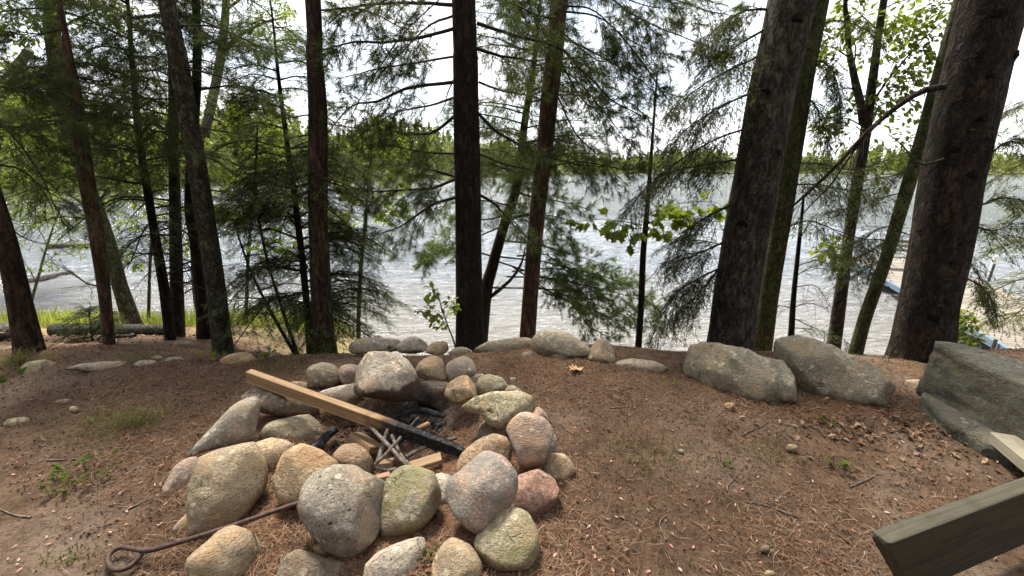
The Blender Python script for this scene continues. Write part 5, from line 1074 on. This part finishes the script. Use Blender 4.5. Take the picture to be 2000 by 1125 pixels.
log('pale broken log half buried in leaves beside the shore', onlog(-40, 6.2, 0.06), onlog(60, 5.6, 0.06), 0.11, 'pale')
log('thin grey fallen branch behind the hemlock bush', onlog(100, 5.6, 0.04), onlog(215, 5.9, 0.05), 0.03, 'grey')
log('bleached branch lying below the blackened trunk', onlog(220, 4.4, 0.03), onlog(262, 4.2, 0.05), 0.022, 'pale')
a = on(40, 558, WATER + 0.05); b = on(140, 536, WATER + 0.08); log('dark driftwood log floating near the grassy shore', a, b, 0.17, 'grey')
a = on(95, 482, WATER + 0.08); b = on(178, 480, WATER + 0.08); log('pale driftwood log farther out on the water', a, b, 0.16, 'pale')
a = P(1690, 700, 3.15); b = P(1775, 704, 3.1); log('short cut log lying against the massive trunk', a, b, 0.035, 'pale', False)

# ------------------------------------------------------------------ dock with bench
dz = -1.78
D0 = np.array([9.0, 6.6]); D1 = np.array([12.7, 15.6]); dd = D1 - D0; Ld = np.linalg.norm(dd); dd = dd / Ld; pr = np.array([dd[1], -dd[0]]); Wd = 2.7
dk = thing('dock', 'grey tan plank dock with blue edge beams reaching out on the lake', 'dock', (D0[0], D0[1], WATER))
Mw = Mat('deck_plank', 0.85, 0.2); v = Mw.noise(Mw.vec((1, 1, 1)), 9, 5); oi = Mw.nt.nodes.new('ShaderNodeObjectInfo')
m_plank = Mw.fin(Mw.mix(Mw.ramp(Mw.math('ADD', Mw.math('MULTIPLY', v, 0.6), Mw.math('MULTIPLY', oi.outputs['Random'], 0.4)), [(0.3, 0.0), (0.7, 1.0)]), (0.13, 0.112, 0.092), (0.21, 0.185, 0.155)))
m_blue = Mat('blue_beam', 0.6).fin((0.09, 0.125, 0.165)); m_white = Mat('white_post', 0.5).fin((0.75, 0.75, 0.73)); m_dkm = Mat('dark_metal', 0.5).fin((0.05, 0.05, 0.055))
def d3(u, v_, z): return np.array([D0[0] + dd[0] * u + pr[0] * v_, D0[1] + dd[1] * u + pr[1] * v_, z])
dd3 = np.array([dd[0], dd[1], 0]); pr3 = np.array([pr[0], pr[1], 0]); zz3 = np.array([0, 0, 1.0])
npl = int(Ld / 0.15); first = None
for k in range(npl):
    if first is None:
        m = MB(); m.box(d3(0.075, Wd / 2, dz), dd3 * 0.069, pr3 * (Wd / 2 - 0.06), zz3 * 0.018, 0.004); first = m.build('plank', m_plank, dk, False); o = first
    else:
        o = first.copy(); sc.collection.objects.link(o); o.parent = dk; o.location = (dd3 * 0.15 * k).tolist()
for s_, vv_ in ((0, 0.03), (1, Wd - 0.03)):
    m = MB(); m.box(d3(Ld / 2, vv_, dz - 0.03), dd3 * Ld / 2, pr3 * 0.04, zz3 * 0.075, 0.006); m.build('edge_beam', m_blue, dk, False)
for u in (0.6, 3.6, 6.6, 9.4):
    for vv_ in (-0.06, Wd + 0.06):
        m = MB(); m.tube([d3(u, vv_, -3.2), d3(u, vv_, dz + (0.55 if u > 6 else 0.12))], 0.03, 10); m.build('post', m_dkm if u < 9 else m_blue, dk)
m = MB(); m.tube([d3(6.9, Wd + 0.2, -3.0), d3(6.9, Wd + 0.2, dz + 0.75)], 0.055, 12); m.build('bumper_post', m_white, dk)
bn = thing('bench', 'grey slatted bench standing on the dock', 'bench', d3(7.4, 1.3, dz + 0.02))
Mw, c, nrmal = wood('bench_wood', (0.16, 0.15, 0.135), (0.26, 0.245, 0.22), (3, 3, 3)); m_bw = Mw.fin(c)
bu = 7.4; 
for k in range(4):
    m = MB(); m.box(d3(bu + k * 0.13, 1.35, dz + 0.45), dd3 * 0.055, pr3 * 0.85, zz3 * 0.018, 0.003); m.build('seat_slat', m_bw, bn, False)
for k in range(3):
    m = MB(); m.box(d3(bu + 0.52 + k * 0.03, 1.35, dz + 0.60 + k * 0.14), dd3 * 0.016, pr3 * 0.85, zz3 * 0.05, 0.003); m.build('back_slat', m_bw, bn, False)
for vv_ in (0.65, 2.05):
    for u, h_ in ((bu + 0.03, 0.44), (bu + 0.5, 0.95)):
        m = MB(); m.box(d3(u, vv_, dz + 0.015 + h_ / 2), dd3 * 0.025, pr3 * 0.025, zz3 * h_ / 2, 0.003); m.build('leg', m_dkm, bn, False)

# ------------------------------------------------------------------ litter on the ground
def scatter(n, x0, x1, y0, y1):
    x = rng.uniform(x0, x1, n); y = y0 + (y1 - y0) * rng.random(n); return x, y
def lay(mb, x, y, L_, W_, lift=0.004, curl=0.15, shape=None):
    n = len(x); a = rng.uniform(0, 2 * math.pi, n); dx, dy = np.cos(a), np.sin(a)
    z0 = ground_z(x, y) + lift; z1 = ground_z(x + dx * L_, y + dy * L_) + lift + rng.uniform(0, curl, n) * L_
    xm, ym = x + dx * L_ * 0.5 - dy * L_ * rng.uniform(-.12, .12, n), y + dy * L_ * 0.5 + dx * L_ * rng.uniform(-.12, .12, n); zm = (z0 + z1) / 2 + 0.003
    s = np.stack([-dy, dx, np.zeros(n)], -1) * (W_ / 2)[:, None]
    p0 = np.stack([x, y, z0], -1); p1 = np.stack([xm, ym, zm], -1); p2 = np.stack([x + dx * L_, y + dy * L_, z1], -1)
    if shape == 'leaf':
        v = np.stack([p0, p1 - s + [0, 0, 0.006], p2, p1 + s + [0, 0, 0.004]], 1).reshape(-1, 3); t = np.array([[0, 1, 2], [0, 2, 3]])
        mb.add(v, (t[None] + (np.arange(n) * 4)[:, None, None]).reshape(-1, 3))
    else:
        v = np.stack([p0 + s, p0 - s, p1 - s, p1 + s, p2], 1).reshape(-1, 3); t = np.array([[0, 1, 2], [0, 2, 3], [3, 2, 4]])
        mb.add(v, (t[None] + (np.arange(n) * 5)[:, None, None]).reshape(-1, 3))
def litmat(name, stops, scale=60):
    M = Mat(name, 0.85, 0.15); r = M.nt.nodes.new('ShaderNodeNewGeometry')
    M.fin(M.ramp(r.outputs['Random Per Island'], stops)); return M.m
m_lit = litmat('needle_litter', [(0.0, (0.05, 0.026, 0.016)), (0.35, (0.13, 0.062, 0.034)), (0.7, (0.21, 0.115, 0.065)), (0.94, (0.24, 0.155, 0.095)), (1.0, (0.33, 0.25, 0.17))])
m_deb = litmat('bark_debris', [(0.0, (0.035, 0.023, 0.016)), (0.35, (0.10, 0.064, 0.042)), (0.7, (0.19, 0.13, 0.088)), (1.0, (0.38, 0.29, 0.21))])
m_dry = litmat('dry_leaves', [(0.0, (0.07, 0.04, 0.025)), (0.6, (0.15, 0.085, 0.052)), (1.0, (0.27, 0.18, 0.12))])
nl = 130000
x, y = scatter(nl, -4.4, 4.6, 0.6, 3.5)
keep = (np.hypot(x - PIT[0], y - PIT[1] - 0.1) > 0.33) & (rng.random(nl) < np.clip(0.46 + 1.2 * vnoise(np.stack([x * 1.6, y * 1.6, x * 0], -1), 21), 0.10, 1)) & (y > np.abs(x) * 0.55 + 0.3)
x, y = x[keep], y[keep]
mb = MB(); lay(mb, x, y, rng.uniform(0.025, 0.075, len(x)), rng.uniform(0.0012, 0.0023, len(x)), 0.005, 0.12)
# heaped needles in the pit and against the ring
for (px_, py_, sx_, sy_, n_) in ((755, 900, 0.26, 0.10, 1500), (640, 830, 0.12, 0.10, 500), (850, 850, 0.12, 0.08, 600), (700, 1070, 0.45, 0.10, 2600), (520, 1010, 0.14, 0.12, 1200), (850, 1045, 0.14, 0.08, 900), (900, 920, 0.10, 0.10, 900), (560, 835, 0.14, 0.10, 800), (1350, 760, 0.30, 0.10, 1500), (1600, 800, 0.40, 0.07, 1800), (1010, 720, 0.5, 0.15, 1500)):
    c0 = on(px_, py_); x = c0[0] + rng.normal(size=n_) * sx_; y = c0[1] + rng.normal(size=n_) * sy_
    lay(mb, x, y, rng.uniform(0.04, 0.09, n_), rng.uniform(0.0012, 0.0021, n_), 0.010, 0.3)
tag(mb.build('needle_litter', m_lit, None, False), 'reddish brown fallen pine needles covering the terrace soil', None, None, 'stuff')
n = 26000; x, y = scatter(n, -4.4, 4.6, 0.6, 3.5); k = y > np.abs(x) * 0.55 + 0.3; x, y = x[k], y[k]; n = len(x)
mb = MB(); L_ = rng.uniform(0.004, 0.018, n) * rng.uniform(0.6, 1.2, n); lay(mb, x, y, L_, L_ * rng.uniform(0.25, 0.7, n), 0.003, 0.3, 'leaf')
tag(mb.build('bark_debris', m_deb, None, False), 'small bark flakes and chips strewn over the soil', None, None, 'stuff')
mb = MB(); c0 = on(1700, 835); n = 420; x = c0[0] + rng.normal(size=n) * 0.36; y = c0[1] + rng.normal(size=n) * 0.16 - (x - c0[0]) * 0.25
L_ = rng.uniform(0.015, 0.045, n); lay(mb, x, y, L_, L_ * rng.uniform(0.4, 0.8, n), 0.006, 0.7, 'leaf')
n = 300; x = rng.uniform(-3.5, 3.5, n); y = rng.uniform(1.0, 3.2, n); L_ = rng.uniform(0.02, 0.04, n); lay(mb, x, y, L_, L_ * 0.5, 0.005, 0.4, 'leaf')
n = 2200; x = rng.uniform(-9, -1.0, n); y = rng.uniform(3.4, 9, n); L_ = rng.uniform(0.03, 0.08, n); lay(mb, x, y, L_, L_ * 0.55, 0.006, 0.5, 'leaf')
tag(mb.build('dry_leaf_litter', m_dry, None, False), 'curled brown dry leaves heaped below the boulders and slope', None, None, 'stuff')
# charcoal crumbs in the pit
mb = MB()
for k in range(130):
    a = rng.uniform(0, 6.28); r_ = 0.34 * math.sqrt(rng.random()); cx_, cy_ = PIT[0] + 0.03 + r_ * math.cos(a), PIT[1] + 0.08 + r_ * 0.8 * math.sin(a); sz_ = rng.uniform(0.008, 0.028)
    hull(mb, np.array([cx_, cy_, gz(cx_, cy_) + sz_ * 0.4]) + rng.normal(size=(9, 3)) * sz_ * np.array([0.6, 0.6, 0.4]))
tag(mb.build('charcoal_crumbs', m_char, None, False), 'black charcoal crumbs strewn over the ash in the pit', None, None, 'stuff')
for k, (tx, ty, ta, tl) in enumerate(((1190, 800, 0.3, 0.22), (1120, 850, 2.0, 0.15), (1420, 960, 0.8, 0.18), (1560, 1010, 2.7, 0.2), (1300, 1060, 1.2, 0.14), (90, 900, 0.2, 0.25), (60, 1010, 2.9, 0.2), (300, 760, 0.1, 0.3), (420, 745, 2.6, 0.2), (1450, 850, 0.5, 0.25), (1240, 760, 2.9, 0.2), (240, 1000, 0.9, 0.12), (1660, 950, 0.4, 0.22), (1350, 740, 0.15, 0.3))):
    b_ = on(tx, ty); e_ = b_ + np.array([math.cos(ta), math.sin(ta), 0]) * tl; q = spline([b_, (b_ + e_) / 2 + rng.normal(size=3) * 0.02, e_], 8); q[:, 2] = ground_z(q[:, 0], q[:, 1]) + 0.006
    m = MB(); m.org = q.mean(0); m.org[2] = q[:, 2].min() - 0.004; m.tube(q, np.linspace(0.0042, 0.002, 8), 6, 0.2, 40)
    tag(m.build('fallen_twig', m_stick), 'thin crooked brown twig lying on the bare soil', 'twig', 'fallen twigs on the terrace')
# pink bud scales
m_pink = litmat('pink_scale', [(0.0, (0.42, 0.18, 0.15)), (0.5, (0.42, 0.22, 0.175)), (1.0, (0.42, 0.30, 0.22))]); 
nn_ = m_pink.node_tree.nodes; oi = nn_.new('ShaderNodeObjectInfo'); m_pink.node_tree.links.new(oi.outputs['Random'], [q for q in nn_ if q.type == 'VALTORGB'][0].inputs['Fac'])
mm = MB(); mm.add([(0, 0, 0.001), (0.35, -0.13, 0.05), (0.7, -0.10, 0.07), (1, 0, 0.03), (0.7, 0.12, 0.06), (0.35, 0.13, 0.04)], [[0, 1, 5], [1, 2, 4], [1, 4, 5], [2, 3, 4]])
pink_me = mesh_np('pink_scale', np.concatenate(mm.v), np.concatenate(mm.t), False); pink_me.materials.append(m_pink)
cnt = 0
while cnt < 170:
    px_ = rng.uniform(0, 2000); py_ = 740 + 385 * rng.random() ** 0.75
    if 360 < px_ < 1100 and py_ > 700 and ((px_ - 735) / 370) ** 2 + ((py_ - 900) / 230) ** 2 < 1: continue
    if px_ > 1600 and (py_ > 925 + (2000 - px_) * 0.35 or py_ < 900 and px_ > 1850): continue
    if px_ > 1300 and py_ < 800: continue
    c0 = on(px_, py_); z = gz(c0[0], c0[1]) + 0.007
    o = bpy.data.objects.new('pink_bud_scale', pink_me); sc.collection.objects.link(o); s_ = rng.uniform(0.011, 0.026)
    o.location = (c0[0], c0[1], z); o.rotation_euler = (rng.uniform(-.3, .3), rng.uniform(-.25, .1), rng.uniform(0, 6.28)); o.scale = (s_, s_ * rng.uniform(0.8, 1.5), s_)
    tag(o, 'tiny pink bud scale lying on the brown soil', 'bud scale', 'pink bud scales on the soil'); cnt += 1
# dry oak leaf
OAK = np.array([[0, 0], [.12, .12], [.34, .10], [.22, .28], [.46, .36], [.24, .46], [.44, .66], [.18, .68], [0.05, 1.0], [-.12, .72], [-.42, .74], [-.2, .5], [-.46, .4], [-.2, .3], [-.34, .1], [-.1, .12]])
c0 = on(1112, 731); m = MB(); m.org = np.array([c0[0], c0[1], gz(c0[0], c0[1]) + 0.01]); k = len(OAK)
ang = 0.35; R_ = np.array([[math.cos(ang), -math.sin(ang)], [math.sin(ang), math.cos(ang)]]); xy = (OAK[:, ::-1] @ R_.T) * 0.12
zz_ = 0.012 + 0.05 * np.abs(OAK[:, 0]) + 0.012 * np.sin(OAK[:, 1] * 7); vv = np.vstack([np.column_stack([xy, zz_]) + m.org, (np.append(np.array([0.5, 0]) @ R_.T * 0.12, 0.008) + m.org)[None]])
vv2 = vv + np.array([0, 0, -0.0012]); f = [[i, (i + 1) % k, k] for i in range(k)]
m.add(vv, f); m.add(vv2, [q[::-1] for q in f])
Mo = Mat('dry_oak_leaf', 0.7, 0.2); tag(m.build('oak_leaf', Mo.fin(Mo.mix(Mo.noise(Mo.vec(), 30, 4), (0.40, 0.24, 0.11), (0.58, 0.40, 0.22))), None, False), 'dry orange tan oak leaf lying near the rim rocks', 'leaf')
# grass and small plants
def grass(label, px_, py_, spread, n, h, mt=None, name='grass_tuft', dry=0.3):
    c0 = on(px_, py_); base = np.array([c0[0], c0[1], gz(c0[0], c0[1])]); o = thing(name, label, 'grass', base, 'grass tufts on the terrace')
    m = MB(); x = c0[0] + rng.normal(size=n) * spread; y = c0[1] + rng.normal(size=n) * spread * 0.6; z = ground_z(x, y)
    a = rng.uniform(0, 2 * math.pi, n); lean = rng.uniform(0.3, 1.1, n); H = h * rng.uniform(0.4, 1.1, n); w_ = rng.uniform(0.0015, 0.0032, n)
    d = np.stack([np.cos(a), np.sin(a), np.zeros(n)], -1); sd_ = np.stack([-np.sin(a), np.cos(a), np.zeros(n)], -1) * w_[:, None]; b = np.stack([x, y, z], -1)
    p1 = b + d * (lean * H * 0.35)[:, None] + np.array([0, 0, 1.0]) * (H * 0.6)[:, None]; p2 = b + d * (lean * H)[:, None] + np.array([0, 0, 1.0]) * (H * np.clip(1 - 0.45 * lean, 0.25, 1))[:, None]
    v = np.stack([b - sd_, b + sd_, p1 + sd_ * .8, p1 - sd_ * .8, p2], 1).reshape(-1, 3); t_ = np.array([[0, 1, 2], [0, 2, 3], [3, 2, 4]])
    m.add(v, (t_[None] + (np.arange(n) * 5)[:, None, None]).reshape(-1, 3)); tag(m.build('blades', mt or m_grass, o, False), None, None, None, 'stuff')
grass('biggest straggly grass tuft left of the fire ring', 262, 825, 0.11, 150, 0.13)
grass('thin straggly grass beside the biggest tuft', 200, 840, 0.13, 90, 0.07)
grass('short grass tuft on the rim before the kinked brown trunk', 545, 718, 0.10, 90, 0.07)
grass('sparse yellow grass right of the fire ring', 1270, 895, 0.12, 110, 0.06)
grass('sparse short grass below the flat topped boulder', 1500, 880, 0.09, 70, 0.05)
grass('broad green grass clump at the foot of the leaning pine', 30, 712, 0.10, 120, 0.16)
grass('thin grass on the rim by the slim reddish pine', 265, 704, 0.10, 80, 0.09)
grass('little green grass tuft between the front stones', 838, 1090, 0.02, 40, 0.06)
grass('dry grass at the far left corner of the terrace', 130, 1090, 0.05, 40, 0.05)
def weed(label, px_, py_, n, size, h, sp, mt=None, name='small_plant', shape=OVAL):
    c0 = on(px_, py_); base = np.array([c0[0], c0[1], gz(c0[0], c0[1])]); o = thing(name, label, 'plant', base, 'small plants on the terrace')
    st = MB(); m = MB()
    for k in range(n):
        a = rng.uniform(0, 6.28); r_ = sp * math.sqrt(rng.random()); e = base + np.array([math.cos(a) * r_, math.sin(a) * r_, h * rng.uniform(0.4, 1.1)])
        b = base + np.array([math.cos(a) * r_ * 0.5, math.sin(a) * r_ * 0.5, 0.0]); st.tube(spline([b, (b + e) / 2 + [0, 0, 0.01], e], 4), 0.0012, 4, 0, 1, False)
        leaves(m, np.repeat(e[None], 2, 0), np.tile(np.array([[math.cos(a), math.sin(a), 0.4]]), (2, 1)), size, shape, 0.0)
    st.build('stem', m_grass, o); tag(m.build('leaves', mt or m_leaf_d, o, False), None, None, None, 'stuff')
weed('leafy green weed patch left of the biggest boulder', 168, 930, 34, (0.022, 0.04), 0.06, 0.13)
weed('single pale green leaf plant at the far left rim', 32, 752, 3, (0.05, 0.07), 0.04, 0.04)
weed('toothed green seedling below the domed boulder', 1612, 828, 5, (0.022, 0.034), 0.03, 0.025, m_leaf_d)
weed('narrow leaved green sprig in the bare soil', 1632, 912, 5, (0.03, 0.05), 0.05, 0.03)
weed('tiny green sprout cluster right of the ring', 1410, 905, 12, (0.012, 0.022), 0.04, 0.05)
weed('green sprout growing on the rim above the orange brown rock', 520, 705, 8, (0.03, 0.05), 0.07, 0.05, m_leaf)
weed('green sprout beside the foot of the lichen covered trunk', 405, 702, 7, (0.04, 0.06), 0.07, 0.05, m_leaf)
weed('thin sprout with narrow leaves on the long low rim rock', 755, 680, 6, (0.03, 0.05), 0.09, 0.04, m_leaf)
weed('small sprout before the low lichen grey rock', 1310, 755, 6, (0.02, 0.03), 0.05, 0.04, m_leaf)
# shore grass below
n = 14000; x = rng.uniform(-17, -3.5, n); y = rng.uniform(6.6, 10.2, n); z = ground_z(x, y); k = (z > WATER + 0.02) & (vnoise(np.stack([x * .8, y * .8, x * 0], -1), 31) > -0.25); x, y, z = x[k], y[k], z[k]; n = len(x)
a = rng.uniform(0, 6.28, n); H = rng.uniform(0.12, 0.42, n); d = np.stack([np.cos(a), np.sin(a), np.zeros(n)], -1); sd_ = np.stack([-np.sin(a), np.cos(a), np.zeros(n)], -1) * 0.005
b = np.stack([x, y, z], -1); p1 = b + d * (H * .2)[:, None] + np.array([0, 0, 1]) * (H * .6)[:, None]; p2 = b + d * (H * .5)[:, None] + np.array([0, 0, 1]) * H[:, None]
mb = MB(); v = np.stack([b - sd_, b + sd_, p1 + sd_, p1 - sd_, p2], 1).reshape(-1, 3); t_ = np.array([[0, 1, 2], [0, 2, 3], [3, 2, 4]]); mb.add(v, (t_[None] + (np.arange(n) * 5)[:, None, None]).reshape(-1, 3))
tag(mb.build('shore_grass', m_shore, None, False), 'sunlit yellow green grass along the lake shore', None, None, 'stuff')
